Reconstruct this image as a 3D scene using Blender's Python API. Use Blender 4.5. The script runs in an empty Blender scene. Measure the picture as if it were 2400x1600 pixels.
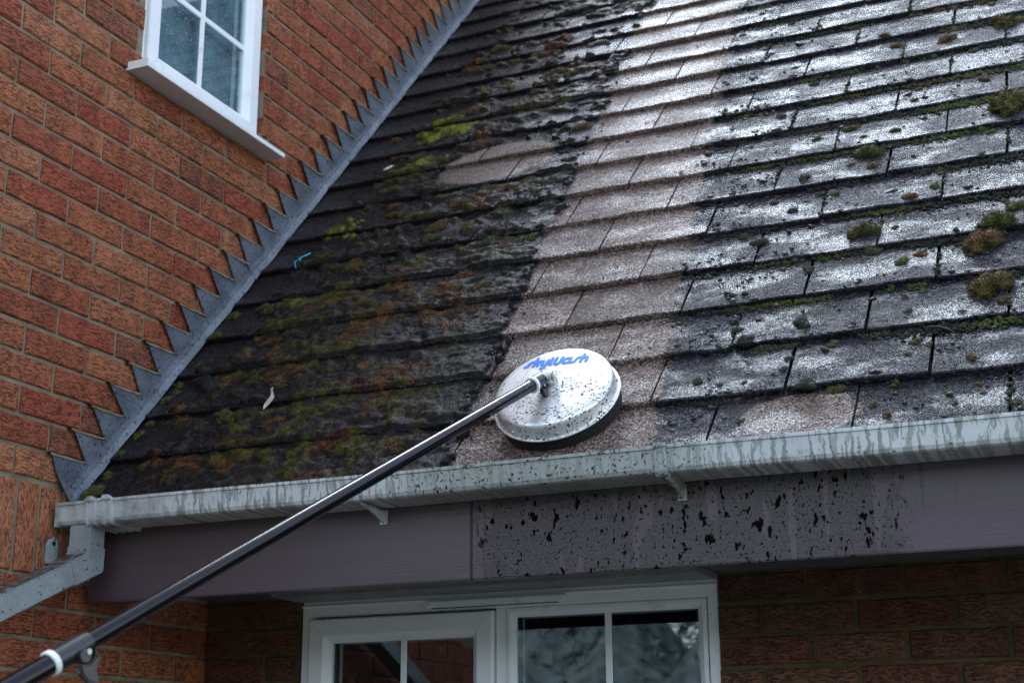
import bpy, bmesh, math, random
import numpy as np
from mathutils import Vector, Matrix
R = math.radians
random.seed(7); rng = np.random.default_rng(11)
sc = bpy.context.scene
COL = sc.collection

# ------------------------------------------------------------------ camera
CAM = Vector((2.4658, -2.7184, -0.7554))
YAW, PITCH, ROLL = 0.413317, 0.285580, -0.0060
fwd = Vector((-math.sin(YAW)*math.cos(PITCH), math.cos(YAW)*math.cos(PITCH), math.sin(PITCH)))
r0 = Vector((math.cos(YAW), math.sin(YAW), 0)); u0 = r0.cross(fwd)
rgt = r0*math.cos(ROLL) + u0*math.sin(ROLL); upv = -r0*math.sin(ROLL) + u0*math.cos(ROLL)
cam = bpy.data.cameras.new('camera'); camo = bpy.data.objects.new('camera', cam); COL.objects.link(camo)
m = Matrix((rgt, upv, -fwd)).transposed().to_4x4(); m.translation = CAM; camo.matrix_world = m
cam.sensor_width = 36; cam.lens = 51.35; cam.clip_start = .05; cam.clip_end = 500
cam.dof.use_dof = True; cam.dof.focus_distance = 3.25; cam.dof.aperture_fstop = 5.0
sc.camera = camo
# ------------------------------------------------------------------ sky + soft overcast sun
SUN_EL, SUN_AZ = R(59), R(-34)          # azimuth measured from +Y towards +X
w = bpy.data.worlds.new('World'); sc.world = w; w.use_nodes = True
wt = w.node_tree; wt.nodes.clear()
sky = wt.nodes.new('ShaderNodeTexSky'); sky.sky_type = 'NISHITA'; sky.sun_disc = False
sky.sun_elevation = SUN_EL; sky.sun_rotation = SUN_AZ
sky.air_density = 1.0; sky.dust_density = .7; sky.ozone_density = 1.0
hs = wt.nodes.new('ShaderNodeHueSaturation'); hs.inputs['Saturation'].default_value = .62
bg = wt.nodes.new('ShaderNodeBackground'); bg.inputs[1].default_value = .15
wo = wt.nodes.new('ShaderNodeOutputWorld')
wt.links.new(sky.outputs[0], hs.inputs['Color']); wt.links.new(hs.outputs[0], bg.inputs[0]); wt.links.new(bg.outputs[0], wo.inputs[0])
sl = bpy.data.lights.new('sun', 'SUN'); sl.energy = 1.2; sl.angle = R(24); sl.color = (.76, .88, 1.0)
so = bpy.data.objects.new('sun', sl); COL.objects.link(so)
sd = Vector((math.sin(SUN_AZ)*math.cos(SUN_EL), math.cos(SUN_AZ)*math.cos(SUN_EL), math.sin(SUN_EL)))
so.rotation_euler = sd.to_track_quat('Z', 'Y').to_euler(); so.location = (0, 0, 12)
vs = sc.view_settings; vs.view_transform = 'Standard'; vs.look = 'None'; vs.exposure = 1.93; vs.gamma = 1; vs.use_curve_mapping = False
sc.cycles.use_denoising = True
try: sc.cycles.denoiser = 'OPENIMAGEDENOISE'; sc.cycles.denoising_prefilter = 'NONE'
except Exception: pass

# ------------------------------------------------------------------ roof frame
TH = 0.835581; CT, ST = math.cos(TH), math.sin(TH); PZ = -0.26685
UPS = Vector((0, CT, ST)); NRM = Vector((0, -ST, CT))
def RP(x, s, h=0.): return Vector((x, s*CT - h*ST, PZ + s*ST + h*CT))
GAUGE, S0, TT = .193, .195, .016
RIDGE = 4.73
def tile_h(s):                       # top surface of the tiles above the roof plane
    t = (np.asarray(s) - S0)/GAUGE
    return -TT*(t - np.floor(t))

# ------------------------------------------------------------------ numpy noise
def _hash(ix, iy, seed):
    n = (ix.astype(np.int64)*374761393 + iy.astype(np.int64)*668265263 + seed*1442695041) & 0xffffffff
    n = ((n ^ (n >> 13))*1274126177) & 0xffffffff
    return ((n ^ (n >> 16)) & 0xffff)/65535.0
def vnoise(x, y, seed=0):
    ix = np.floor(x); iy = np.floor(y); fx = x-ix; fy = y-iy
    fx = fx*fx*(3-2*fx); fy = fy*fy*(3-2*fy)
    a = _hash(ix, iy, seed); b = _hash(ix+1, iy, seed); c = _hash(ix, iy+1, seed); d = _hash(ix+1, iy+1, seed)
    return (a*(1-fx)+b*fx)*(1-fy) + (c*(1-fx)+d*fx)*fy
def fbm(x, y, o=4, seed=0):
    t = 0; a = .5; n = 0
    for i in range(o):
        t = t + a*vnoise(x*2**i+i*17.3, y*2**i-i*9.1, seed+i); n += a; a *= .55
    return t/n
def sstep(a, b, x): 
    t = np.clip((x-a)/(b-a), 0, 1); return t*t*(3-2*t)

# ------------------------------------------------------------------ object helpers
def tag(o, label=None, cat=None, group=None, kind=None):
    if label: o['label'] = label
    if cat: o['category'] = cat
    if group: o['group'] = group
    if kind: o['kind'] = kind
    return o
def empty(name, loc=(0, 0, 0)):
    o = bpy.data.objects.new(name, None); o.location = loc; COL.objects.link(o); o.empty_display_size = .1
    return o
def link(name, me, parent=None):
    o = bpy.data.objects.new(name, me); COL.objects.link(o)
    if parent:
        o.parent = parent; o.matrix_parent_inverse = Matrix.Translation(-Vector(parent.location)) if parent.parent is None else Matrix()
    return o
def mesh_of(name, verts, faces, mat, smooth=False):
    me = bpy.data.meshes.new(name); me.from_pydata([tuple(v) for v in verts], [], faces); me.update()
    me.materials.append(mat)
    if smooth:
        for p in me.polygons: p.use_smooth = True
    return me
def npmesh(name, V, F, mat, col=None, smooth=False):
    V = np.asarray(V, dtype=np.float32); F = np.asarray(F, dtype=np.int32); k = F.shape[1]
    me = bpy.data.meshes.new(name)
    me.vertices.add(len(V)); me.vertices.foreach_set('co', V.ravel())
    me.loops.add(F.size); me.loops.foreach_set('vertex_index', F.ravel())
    me.polygons.add(len(F)); me.polygons.foreach_set('loop_start', np.arange(0, F.size, k, dtype=np.int32))
    try: me.polygons.foreach_set('loop_total', np.full(len(F), k, dtype=np.int32))
    except Exception: pass
    if smooth: me.polygons.foreach_set('use_smooth', np.ones(len(F), dtype=bool))
    if col is not None:
        a = me.color_attributes.new('Col', 'FLOAT_COLOR', 'POINT')
        c = np.ones((len(V), 4), dtype=np.float32); c[:, :3] = col; a.data.foreach_set('color', c.ravel())
    me.update(calc_edges=True); me.validate(); me.materials.append(mat)
    return me
def bm_mesh(name, bm, mat, smooth=False):
    me = bpy.data.meshes.new(name); bmesh.ops.recalc_face_normals(bm, faces=bm.faces); bm.to_mesh(me); bm.free(); me.materials.append(mat)
    if smooth:
        for p in me.polygons: p.use_smooth = True
    return me
def box_bm(bm, x0, x1, y0, y1, z0, z1):
    vs_ = [bm.verts.new(c) for c in ((x0,y0,z0),(x1,y0,z0),(x1,y1,z0),(x0,y1,z0),(x0,y0,z1),(x1,y0,z1),(x1,y1,z1),(x0,y1,z1))]
    for f in ((0,3,2,1),(4,5,6,7),(0,1,5,4),(1,2,6,5),(2,3,7,6),(3,0,4,7)): bm.faces.new([vs_[i] for i in f])
    return vs_
def box(name, x0, x1, y0, y1, z0, z1, mat, parent=None, bev=0.):
    bm = bmesh.new(); box_bm(bm, x0, x1, y0, y1, z0, z1)
    if bev: bmesh.ops.bevel(bm, geom=bm.edges[:], offset=bev, segments=2, affect='EDGES')
    return link(name, bm_mesh(name, bm, mat), parent)
def basis(d):
    d = Vector(d).normalized(); a = Vector((0, 0, 1)) if abs(d.z) < .9 else Vector((1, 0, 0))
    e1 = d.cross(a).normalized(); e2 = d.cross(e1).normalized(); return e1, e2, d
def lathe(name, prof, c, axis, mat, parent=None, n=48, smooth=True, closed=False):
    e1, e2, d = basis(axis); c = Vector(c); V = []; F = []
    for (r, t) in prof:
        for i in range(n):
            a = 2*math.pi*i/n; V.append(c + d*t + e1*(r*math.cos(a)) + e2*(r*math.sin(a)))
    for j in range(len(prof)-1):
        for i in range(n): F.append((j*n+i, j*n+(i+1) % n, (j+1)*n+(i+1) % n, (j+1)*n+i))
    if not closed:
        F.append(tuple(range(n))[::-1]); F.append(tuple(range((len(prof)-1)*n, len(prof)*n)))
    me = mesh_of(name, V, F, mat, smooth)
    bm = bmesh.new(); bm.from_mesh(me); bmesh.ops.recalc_face_normals(bm, faces=bm.faces); bm.to_mesh(me); bm.free()
    o = link(name, me, parent)
    if smooth:
        try: me.set_sharp_from_angle(angle=R(40))
        except Exception: pass
    return o
def cyl(name, a, b, r, mat, parent=None, n=24, r2=None, bev=0.0015):
    a = Vector(a); b = Vector(b); L = (b-a).length; r2 = r if r2 is None else r2
    return lathe(name, [(r-bev, 0), (r, bev), (r2, L-bev), (r2-bev, L)], a, b-a, mat, parent, n)
def tube(name, pts, rad, mat, parent=None, n=8):
    pts = [Vector(p) for p in pts]; V = []; F = []
    for i, p in enumerate(pts):
        d = (pts[min(i+1, len(pts)-1)] - pts[max(i-1, 0)]); e1, e2, _ = basis(d)
        rr = rad[i] if isinstance(rad, (list, tuple)) else rad
        for k in range(n):
            a = 2*math.pi*k/n; V.append(p + e1*rr*math.cos(a) + e2*rr*math.sin(a))
    for j in range(len(pts)-1):
        for k in range(n): F.append((j*n+k, j*n+(k+1) % n, (j+1)*n+(k+1) % n, (j+1)*n+k))
    F.append(tuple(range(n))[::-1]); F.append(tuple(range((len(pts)-1)*n, len(pts)*n)))
    return link(name, mesh_of(name, V, F, mat, True), parent)
def prism(name, poly, thick_vec, mat, parent=None, bev=0.):
    bm = bmesh.new(); t = Vector(thick_vec)
    a = [bm.verts.new(Vector(p)) for p in poly]; b = [bm.verts.new(Vector(p)+t) for p in poly]
    n = len(poly); bm.faces.new(a[::-1]); bm.faces.new(b)
    for i in range(n): bm.faces.new((a[i], a[(i+1) % n], b[(i+1) % n], b[i]))
    bmesh.ops.recalc_face_normals(bm, faces=bm.faces)
    if bev: bmesh.ops.bevel(bm, geom=bm.edges[:], offset=bev, segments=2, affect='EDGES')
    return link(name, bm_mesh(name, bm, mat), parent)

# ------------------------------------------------------------------ material helpers
class NT:
    def __init__(s, name):
        s.m = bpy.data.materials.new(name); s.m.use_nodes = True; s.t = s.m.node_tree; s.t.nodes.clear()
        s.out = s.t.nodes.new('ShaderNodeOutputMaterial'); s.b = s.t.nodes.new('ShaderNodeBsdfPrincipled')
        s.t.links.new(s.b.outputs[0], s.out.inputs[0])
    def n(s, typ, **kw):
        nd = s.t.nodes.new('ShaderNode'+typ)
        for k, v in kw.items(): setattr(nd, k, v)
        return nd
    def set(s, sock, v):
        if v is None: return
        if hasattr(v, 'is_output') or isinstance(v, bpy.types.NodeSocket): s.t.links.new(v, sock)
        else:
            if hasattr(sock.default_value, '__len__') and not hasattr(v, '__len__'): v = [v]*len(sock.default_value)
            if hasattr(sock.default_value, '__len__') and len(sock.default_value) == 4 and len(v) == 3: v = (*v, 1)
            sock.default_value = v
    def P(s, **kw):
        nm = dict(col='Base Color', rough='Roughness', metal='Metallic', spec='Specular IOR Level', nor='Normal', coat='Coat Weight', coatr='Coat Roughness', ior='IOR', sheen='Sheen Weight', alpha='Alpha', trans='Transmission Weight')
        for k, v in kw.items(): s.set(s.b.inputs[nm[k]], v)
    def math(s, op, a, b=None, c=None, clamp=False):
        nd = s.n('Math', operation=op, use_clamp=clamp); s.set(nd.inputs[0], a); s.set(nd.inputs[1], b)
        if c is not None: s.set(nd.inputs[2], c)
        return nd.outputs[0]
    def vmath(s, op, a, b=None):
        nd = s.n('VectorMath', operation=op); s.set(nd.inputs[0], a); s.set(nd.inputs[1], b); return nd.outputs[0]
    def pos(s): return s.n('NewGeometry').outputs['Position']
    def objc(s): return s.n('TexCoord').outputs['Object']
    def rand(s): return s.n('ObjectInfo').outputs['Random']
    def sep(s, v):
        nd = s.n('SeparateXYZ'); s.set(nd.inputs[0], v); return nd.outputs
    def comb(s, x, y, z):
        nd = s.n('CombineXYZ'); s.set(nd.inputs[0], x); s.set(nd.inputs[1], y); s.set(nd.inputs[2], z); return nd.outputs[0]
    def noise(s, vec, scale, detail=3, rough=.55, dist=0., w=None, col=False):
        nd = s.n('TexNoise', noise_dimensions='4D' if w is not None else '3D')
        s.set(nd.inputs['Vector'], vec); s.set(nd.inputs['Scale'], scale); s.set(nd.inputs['Detail'], detail); s.set(nd.inputs['Roughness'], rough); s.set(nd.inputs['Distortion'], dist)
        if w is not None: s.set(nd.inputs['W'], w)
        return nd.outputs['Color' if col else 'Fac']
    def voro(s, vec, scale, feature='F1', out='Distance', rnd=1.):
        nd = s.n('TexVoronoi', feature=feature); s.set(nd.inputs['Vector'], vec); s.set(nd.inputs['Scale'], scale); s.set(nd.inputs['Randomness'], rnd)
        return nd.outputs[out]
    def ramp(s, fac, stops, interp='LINEAR'):
        nd = s.n('ValToRGB'); cr = nd.color_ramp; cr.interpolation = interp
        while len(cr.elements) < len(stops): cr.elements.new(.5)
        for e, (p, c) in zip(cr.elements, stops):
            e.position = p; e.color = (*c, 1) if hasattr(c, '__len__') else (c, c, c, 1)
        s.set(nd.inputs[0], fac); return nd.outputs[0]
    def sm(s, x, a, b):
        nd = s.n('MapRange', interpolation_type='SMOOTHSTEP'); s.set(nd.inputs[0], x); s.set(nd.inputs[1], a); s.set(nd.inputs[2], b); return nd.outputs[0]
    def mix(s, f, a, b, blend='MIX'):
        nd = s.n('Mix', data_type='RGBA', blend_type=blend); s.set(nd.inputs[0], f); s.set(nd.inputs[6], a); s.set(nd.inputs[7], b); return nd.outputs[2]
    def bump(s, h, dist, strength=1., nor=None):
        nd = s.n('Bump'); s.set(nd.inputs['Strength'], strength); s.set(nd.inputs['Distance'], dist); s.set(nd.inputs['Height'], h)
        if nor is not None: s.set(nd.inputs['Normal'], nor)
        return nd.outputs[0]

def mat_brick(name='brick', eave_shade=1.):
    t = NT(name); oc = t.objc(); r = t.rand(); w_ = t.math('MULTIPLY', r, 97.)
    base = t.ramp(r, [(0, (.315, .083, .037)), (.16, (.37, .116, .050)), (.34, (.40, .137, .061)), (.5, (.355, .080, .038)), (.64, (.38, .121, .054)), (.80, (.255, .083, .044)), (.9, (.42, .162, .075))], 'CONSTANT')
    blot = t.noise(t.vmath('MULTIPLY', oc, (1, 9, 5)), 1., 3, .6, 0, w_)
    c = t.mix(t.sm(blot, .35, .7), base, t.mix(1., base, (.72, .68, .68), 'MULTIPLY'))
    streak = t.noise(t.vmath('MULTIPLY', oc, (1, 26, 3)), 1., 2, .5, 0, w_)
    c = t.mix(t.math('MULTIPLY', t.sm(streak, .5, .75), .45), c, (.50, .155, .06))
    g = t.noise(t.vmath('MULTIPLY', oc, (60, 58, 250)), 1., 4, .68, 1.1, w_)
    groove = t.sm(g, .49, .39)
    amt = t.math('ADD', .35, t.math('MULTIPLY', t.sm(t.noise(t.vmath('MULTIPLY', oc, (1, 14, 4)), 1., 2, .5, 0, t.math('ADD', w_, 13.)), .32, .58), .65))
    gr = t.math('MULTIPLY', groove, amt)
    c = t.mix(t.math('MULTIPLY', gr, .62), c, (.045, .022, .015))
    fine = t.noise(oc, 420., 2, .6)
    c = t.mix(t.math('MULTIPLY', t.sm(fine, .58, .72), .4), c, (.50, .20, .095))
    eff = t.sm(t.noise(t.pos(), 55., 2, .7), .73, .80)
    c = t.mix(t.math('MULTIPLY', eff, .6), c, (.62, .58, .55))
    if eave_shade < 1: c = t.mix(1., c, (eave_shade*.88, eave_shade*1.12, eave_shade*1.25), 'MULTIPLY')  # front wall copy: shade under the eaves multiplied into the brick colour
    h = t.math('SUBTRACT', t.math('MULTIPLY', fine, .25), gr)
    t.P(col=c, rough=.82 if eave_shade == 1 else .6, spec=.3, nor=t.bump(h, .005, 1.)); return t.m
def mat_mortar(name='mortar', eave_shade=1.):
    t = NT(name); p = t.pos()
    c = t.ramp(t.noise(p, 14, 4), [(.25, (.13, .105, .07)), (.5, (.23, .19, .135)), (.8, (.32, .275, .205))])
    g = t.sm(t.noise(p, 5, 3), .5, .75)
    c = t.mix(t.math('MULTIPLY', g, .4), c, (.14, .125, .06))
    if eave_shade < 1: c = t.mix(1., c, (eave_shade, eave_shade, eave_shade*.62), 'MULTIPLY')  # eaves shade painted into the front wall mortar, with a yellower cast
    t.P(col=c, rough=.95, spec=.15, nor=t.bump(t.noise(p, 320, 3), .003)); return t.m
def mat_brickwall():
    t = NT('distant_brickwork'); p = t.pos(); s = t.sep(p)
    bt = t.n('TexBrick'); t.set(bt.inputs['Vector'], t.comb(t.math('ADD', s[1], s[0]), s[2], 0.))
    for k, v in (('Color1', (.19, .07, .04)), ('Color2', (.15, .055, .035)), ('Mortar', (.17, .14, .09))): t.set(bt.inputs[k], v)
    for k, v in (('Scale', 1.), ('Mortar Size', .005), ('Brick Width', .225), ('Row Height', .075)): t.set(bt.inputs[k], v)
    t.P(col=bt.outputs[0], rough=.85, spec=.3, nor=t.bump(t.noise(t.vmath('MULTIPLY', p, (30, 30, 160)), 1., 3), .004)); return t.m
def roof_coords(t):
    s = t.sep(t.pos())
    S = t.math('ADD', t.math('MULTIPLY', s[1], CT), t.math('MULTIPLY', t.math('SUBTRACT', s[2], PZ), ST))
    return s[0], S
def ell(t, x, s, cx, cs, rx, rs, wob):
    a = t.math('DIVIDE', t.math('SUBTRACT', x, cx), rx); b = t.math('DIVIDE', t.math('SUBTRACT', s, cs), rs)
    d = t.math('ADD', t.math('MULTIPLY', a, a), t.math('MULTIPLY', b, b))
    return t.sm(t.math('ADD', d, t.math('MULTIPLY', t.math('SUBTRACT', wob, .5), .5)), 1.08, .9)
def mat_tile():
    t = NT('concrete_tile'); p = t.pos(); x, S = roof_coords(t); r = t.rand()
    wob = t.noise(p, 30, 6, .72); wo2 = t.math('MULTIPLY', t.math('SUBTRACT', wob, .5), .16)
    xe = t.math('ADD', x, wo2)
    left = t.math('SUBTRACT', 1.06, t.math('MULTIPLY', S, .045)); right = t.math('SUBTRACT', 1.545, t.math('MULTIPLY', S, .078))
    m = t.math('MULTIPLY', t.sm(t.math('SUBTRACT', xe, left), -.008, .008), t.sm(t.math('SUBTRACT', right, xe), -.006, .02))
    m = t.math('MAXIMUM', m, ell(t, x, S, 1.83, .29, .128, .085, wob)); m = t.math('MAXIMUM', m, ell(t, x, S, .66, 1.90, .20, .15, wob))
    cell = t.voro(p, 200., 'F1', 'Color'); cs = t.sep(cell)
    gran = t.noise(p, 165., 3, .68)
    clean = t.ramp(gran, [(.30, (.016, .010, .008)), (.42, (.070, .043, .032)), (.54, (.195, .122, .094)), (.66, (.41, .285, .232)), (.76, (.66, .56, .50))])
    clean = t.mix(t.math('MULTIPLY', t.sm(cs[0], .80, .9), .5), clean, (.55, .48, .43))
    clean = t.mix(1., clean, t.ramp(r, [(0, .62), (.5, .90), (1, 1.12)]), 'MULTIPLY')
    brown = t.sm(t.noise(p, 9, 4, .6), .5, .68)
    clean = t.mix(t.math('MULTIPLY', brown, .6), clean, (.085, .048, .032))
    dirty = t.ramp(gran, [(.3, (.006, .0055, .008)), (.47, (.017, .0155, .023)), (.6, (.040, .037, .052)), (.75, (.13, .125, .15))])
    dirty = t.mix(1., dirty, t.ramp(r, [(0, .7), (.5, 1.), (1, 1.35)]), 'MULTIPLY')
    grime = t.noise(p, 60, 5, .72)
    gm = t.sm(grime, .50, .565)
    dirty = t.mix(gm, dirty, (.007, .0062, .0055))
    film = t.sm(t.noise(p, 7, 3), .45, .7)
    dirty = t.mix(t.math('MULTIPLY', film, .4), dirty, (.020, .022, .014))
    lft = t.sm(x, 1.08, .55)
    dirty = t.mix(t.math('MULTIPLY', lft, .75), dirty, (.0135, .0100, .0082))
    c = t.mix(m, dirty, clean)
    h = t.math('ADD', t.math('ADD', t.math('MULTIPLY', cs[1], .35), t.math('MULTIPLY', gran, 1.6)), t.math('ADD', t.math('MULTIPLY', t.noise(p, 90., 3), .7), t.math('MULTIPLY', grime, .5)))
    c = t.mix(t.math('MULTIPLY', t.sm(t.noise(t.vmath('MULTIPLY', p, (5.5, 11, 11)), 1., 5, .62), .43, .62), .38), c, t.mix(1., c, (.55, .52, .50), 'MULTIPLY'))
    rough = t.math('ADD', t.math('MULTIPLY', gran, .16), t.math('ADD', .05, t.math('ADD', t.math('MULTIPLY', m, .06), t.math('MULTIPLY', lft, .15))))
    wet = t.sm(t.noise(t.vmath('MULTIPLY', p, (5.5, 11, 11)), 1., 5, .62), .43, .60)
    spk = t.math('MULTIPLY', t.sm(gran, .36, .60), t.math('SUBTRACT', 1., t.math('MULTIPLY', t.math('MULTIPLY', gm, t.math('SUBTRACT', 1., m)), .9)))
    spk = t.math('MULTIPLY', t.math('ADD', .10, t.math('MULTIPLY', spk, t.math('ADD', t.math('ADD', .10, t.math('MULTIPLY', wet, .62)), t.math('MULTIPLY', m, .42)))), t.math('SUBTRACT', 1., t.math('MULTIPLY', lft, .55)))
    t.P(col=c, rough=rough, spec=spk, nor=t.bump(h, t.math('MULTIPLY', t.math('ADD', .0042, t.math('MULTIPLY', m, .0018)), t.math('SUBTRACT', 1.05, t.math('MULTIPLY', wet, .5))), 1.)); return t.m
def mat_lead():
    t = NT('lead'); p = t.pos()
    c = t.ramp(t.noise(t.vmath('MULTIPLY', p, (1, 1, 1.6)), 9, 5, .6), [(.25, (.066, .079, .100)), (.5, (.112, .130, .158)), (.75, (.175, .198, .228))])
    c = t.mix(t.sm(t.noise(p, 105, 2, .5), .60, .64), c, (.03, .027, .025))
    c = t.mix(t.math('MULTIPLY', t.sm(t.noise(p, 160, 2, .5), .62, .7), .5), c, (.3, .28, .26))
    t.P(col=c, rough=.5, spec=.5, metal=.25, nor=t.bump(t.noise(p, 22, 3), .004, .5)); return t.m
def mat_upvc(name='white_upvc', tint=(.80, .82, .83), dirt=.35):
    t = NT(name); p = t.pos()
    d = t.sm(t.noise(p, 18, 5, .65), .56, .74)
    c = t.mix(t.math('MULTIPLY', d, dirt), tint, (.36, .36, .28))
    c = t.mix(t.sm(t.noise(p, 150, 2, .5), .735, .76), c, (.03, .035, .02))
    t.P(col=c, rough=.36, spec=.5, nor=t.bump(t.noise(p, 60, 2), .0006, .4)); return t.m
def mat_gutter():
    t = NT('grey_gutter_pvc'); p = t.pos(); s = t.sep(p)
    col = t.ramp(t.noise(p, 5, 3), [(.3, (.46, .475, .465)), (.7, (.57, .585, .57))])
    reg = t.sm(t.noise(t.comb(s[0], 0., 0.), 2.3, 2), .42, .55)
    wv = t.comb(t.math('ADD', t.math('MULTIPLY', s[0], 75), t.math('MULTIPLY', t.noise(p, 40, 2), 1.4)), 0., t.math('MULTIPLY', s[2], 7.))
    st = t.noise(wv, 1., 3, .6)
    drip = t.sm(st, .52, .56)
    film = t.sm(t.noise(t.comb(t.math('MULTIPLY', s[0], 55), 0., t.math('MULTIPLY', s[2], 20)), 1., 3, .55), .54, .58)
    on = t.math('MULTIPLY', t.sm(s[0], .22, .4), t.sm(s[0], 2.45, 2.2))
    wet = t.math('MULTIPLY', t.math('MULTIPLY', t.math('MAXIMUM', drip, t.math('MULTIPLY', film, .7)), on), .8)
    c = t.mix(wet, col, (.165, .165, .13))
    mid = t.math('MULTIPLY', t.sm(s[0], .9, 1.05), t.sm(s[0], 1.75, 1.55))
    c = t.mix(t.math('MULTIPLY', mid, .75), c, (.245, .26, .225))
    th = t.math('SUBTRACT', .665, t.math('MULTIPLY', mid, .075))
    spn = t.noise(p, 130, 3, .6)
    sp = t.sm(t.math('SUBTRACT', spn, th), .0, .025)
    c = t.mix(sp, c, (.018, .014, .010))
    gl = t.math('MULTIPLY', t.sm(s[0], .42, .2), t.sm(t.noise(p, 20, 4), .35, .7))
    c = t.mix(t.math('MULTIPLY', gl, .8), c, (.13, .125, .11))
    t.P(col=c, rough=.42, spec=.5, nor=t.bump(sp, .002, .6)); return t.m
def mat_pipe():
    t = NT('grey_downpipe_pvc'); p = t.pos(); nrm = t.sep(t.n('NewGeometry').outputs['Normal'])
    c = t.ramp(t.noise(p, 8, 4), [(.3, (.17, .19, .19)), (.7, (.32, .355, .36))])
    sp = t.sm(t.noise(p, 110, 3, .62), .63, .67); c = t.mix(sp, c, (.02, .018, .012))
    top = t.math('MULTIPLY', t.sm(nrm[2], .5, .8), t.sm(t.noise(p, 60, 3), .3, .5))
    c = t.mix(top, c, t.ramp(t.noise(p, 120, 3), [(.35, (.015, .013, .01)), (.6, (.07, .062, .04)), (.75, (.16, .14, .1))]))
    t.P(col=c, rough=.45, nor=t.bump(t.math('ADD', sp, top), .003, .8)); return t.m
def mat_fascia():
    t = NT('plum_painted_timber'); p = t.pos(); s = t.sep(p)
    c = t.ramp(t.noise(t.vmath('MULTIPLY', p, (2, 2, 14)), 1., 3), [(.3, (.070, .047, .052)), (.7, (.090, .061, .068))])
    reg = t.math('MULTIPLY', t.sm(s[0], 1.112, 1.116), t.sm(t.math('ADD', s[0], t.math('MULTIPLY', t.noise(p, 22, 4), .16)), 2.12, 2.06))
    fr = t.noise(t.vmath('MULTIPLY', p, (230, 1, 300)), 1., 3, .7)
    film = t.mix(t.sm(fr, .53, .60), (.057, .041, .041), (.010, .008, .007))
    wv = t.comb(t.math('MULTIPLY', s[0], 22), 0., t.math('MULTIPLY', s[2], 3.2))
    wedge = t.sm(t.noise(wv, 1., 2, .4), .575, .59)
    reg = t.math('MULTIPLY', reg, t.math('SUBTRACT', 1., wedge))
    c = t.mix(t.math('MULTIPLY', reg, .92), c, film)
    on = t.math('MULTIPLY', t.sm(s[0], 1.08, 1.12), t.sm(s[0], 2.06, 2.0))
    spn = t.math('MAXIMUM', t.math('SUBTRACT', t.noise(t.vmath('MULTIPLY', p, (1.2, 1, .72)), 58, 3, .5), .012), t.math('SUBTRACT', t.noise(t.vmath('MULTIPLY', p, (1.1, 1, .8)), 140, 2, .5), .012))
    sp = t.math('MULTIPLY', t.sm(spn, .620, .640), on)
    c = t.mix(sp, c, (.004, .003, .0025))
    few = t.sm(t.noise(p, 90, 2, .5), .755, .765); c = t.mix(few, c, (.02, .016, .015))
    drk = t.math('MULTIPLY', t.math('MULTIPLY', t.sm(s[0], 2.02, 2.05), t.sm(s[0], 2.18, 2.1)), t.sm(t.noise(t.comb(t.math('MULTIPLY', s[0], 60), 0., t.math('MULTIPLY', s[2], 3)), 1., 2), .58, .64))
    c = t.mix(t.math('MULTIPLY', drk, .6), c, (.03, .025, .026))
    gn = t.noise(t.vmath('MULTIPLY', p, (6, 6, 260)), 1., 3, .6, .3)
    h = t.math('ADD', t.math('MULTIPLY', gn, .5), t.math('ADD', t.math('MULTIPLY', sp, 1.5), t.math('MULTIPLY', t.math('MULTIPLY', fr, reg), .5)))
    t.P(col=c, rough=.42, spec=t.math('SUBTRACT', .45, t.math('MULTIPLY', sp, .43)), nor=t.bump(h, .0022, .6)); return t.m
def simple(name, col, rough=.5, metal=0., spec=.5, nscale=30., var=.25, bump=.0008, coat=0.):
    t = NT(name); p = t.pos(); nz = t.noise(p, nscale, 4)
    c = t.mix(1., col, t.ramp(nz, [(.25, 1-var), (.75, 1+var)]), 'MULTIPLY')
    t.P(col=c, rough=rough, metal=metal, spec=spec, coat=coat, coatr=.1, nor=t.bump(nz, bump, .5)); return t.m
def mat_vcol(name, rough=.6, spec=.4, amt=.5, coat=0., bs=400.):
    t = NT(name); a = t.n('Attribute', attribute_name='Col').outputs['Color']; p = t.pos(); nz = t.noise(p, bs, 3, .6)
    c = t.mix(1., a, t.ramp(nz, [(.25, 1-amt), (.75, 1+amt)]), 'MULTIPLY')
    t.P(col=c, rough=rough, spec=spec, coat=coat, coatr=.25, nor=t.bump(nz, .003, .8)); return t.m
def mat_cushion():
    t = NT('moss_cushion'); a = t.n('Attribute', attribute_name='Col').outputs['Color']; ac = t.sep(a); p = t.pos(); r = t.rand(); oi = t.n('ObjectInfo')
    nz = t.noise(p, 300, 3, .6); big = t.noise(p, 45, 3)
    g = t.ramp(nz, [(.25, (.016, .020, .006)), (.5, (.060, .064, .012)), (.75, (.15, .145, .028))])
    rust = t.ramp(nz, [(.25, (.022, .012, .005)), (.5, (.10, .042, .012)), (.8, (.22, .095, .028))])
    grey = t.ramp(nz, [(.25, (.007, .009, .006)), (.5, (.022, .027, .017)), (.8, (.07, .078, .055))])
    oc = oi.outputs['Color']; os_ = t.sep(oc)
    c = t.mix(t.math('MULTIPLY', t.sm(t.math('ADD', big, t.math('MULTIPLY', ac[0], .35)), .55, .8), os_[0]), g, rust)
    c = t.mix(os_[1], c, grey)
    t.P(col=c, rough=.7, spec=.3, nor=t.bump(nz, .003, .8)); return t.m
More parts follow.
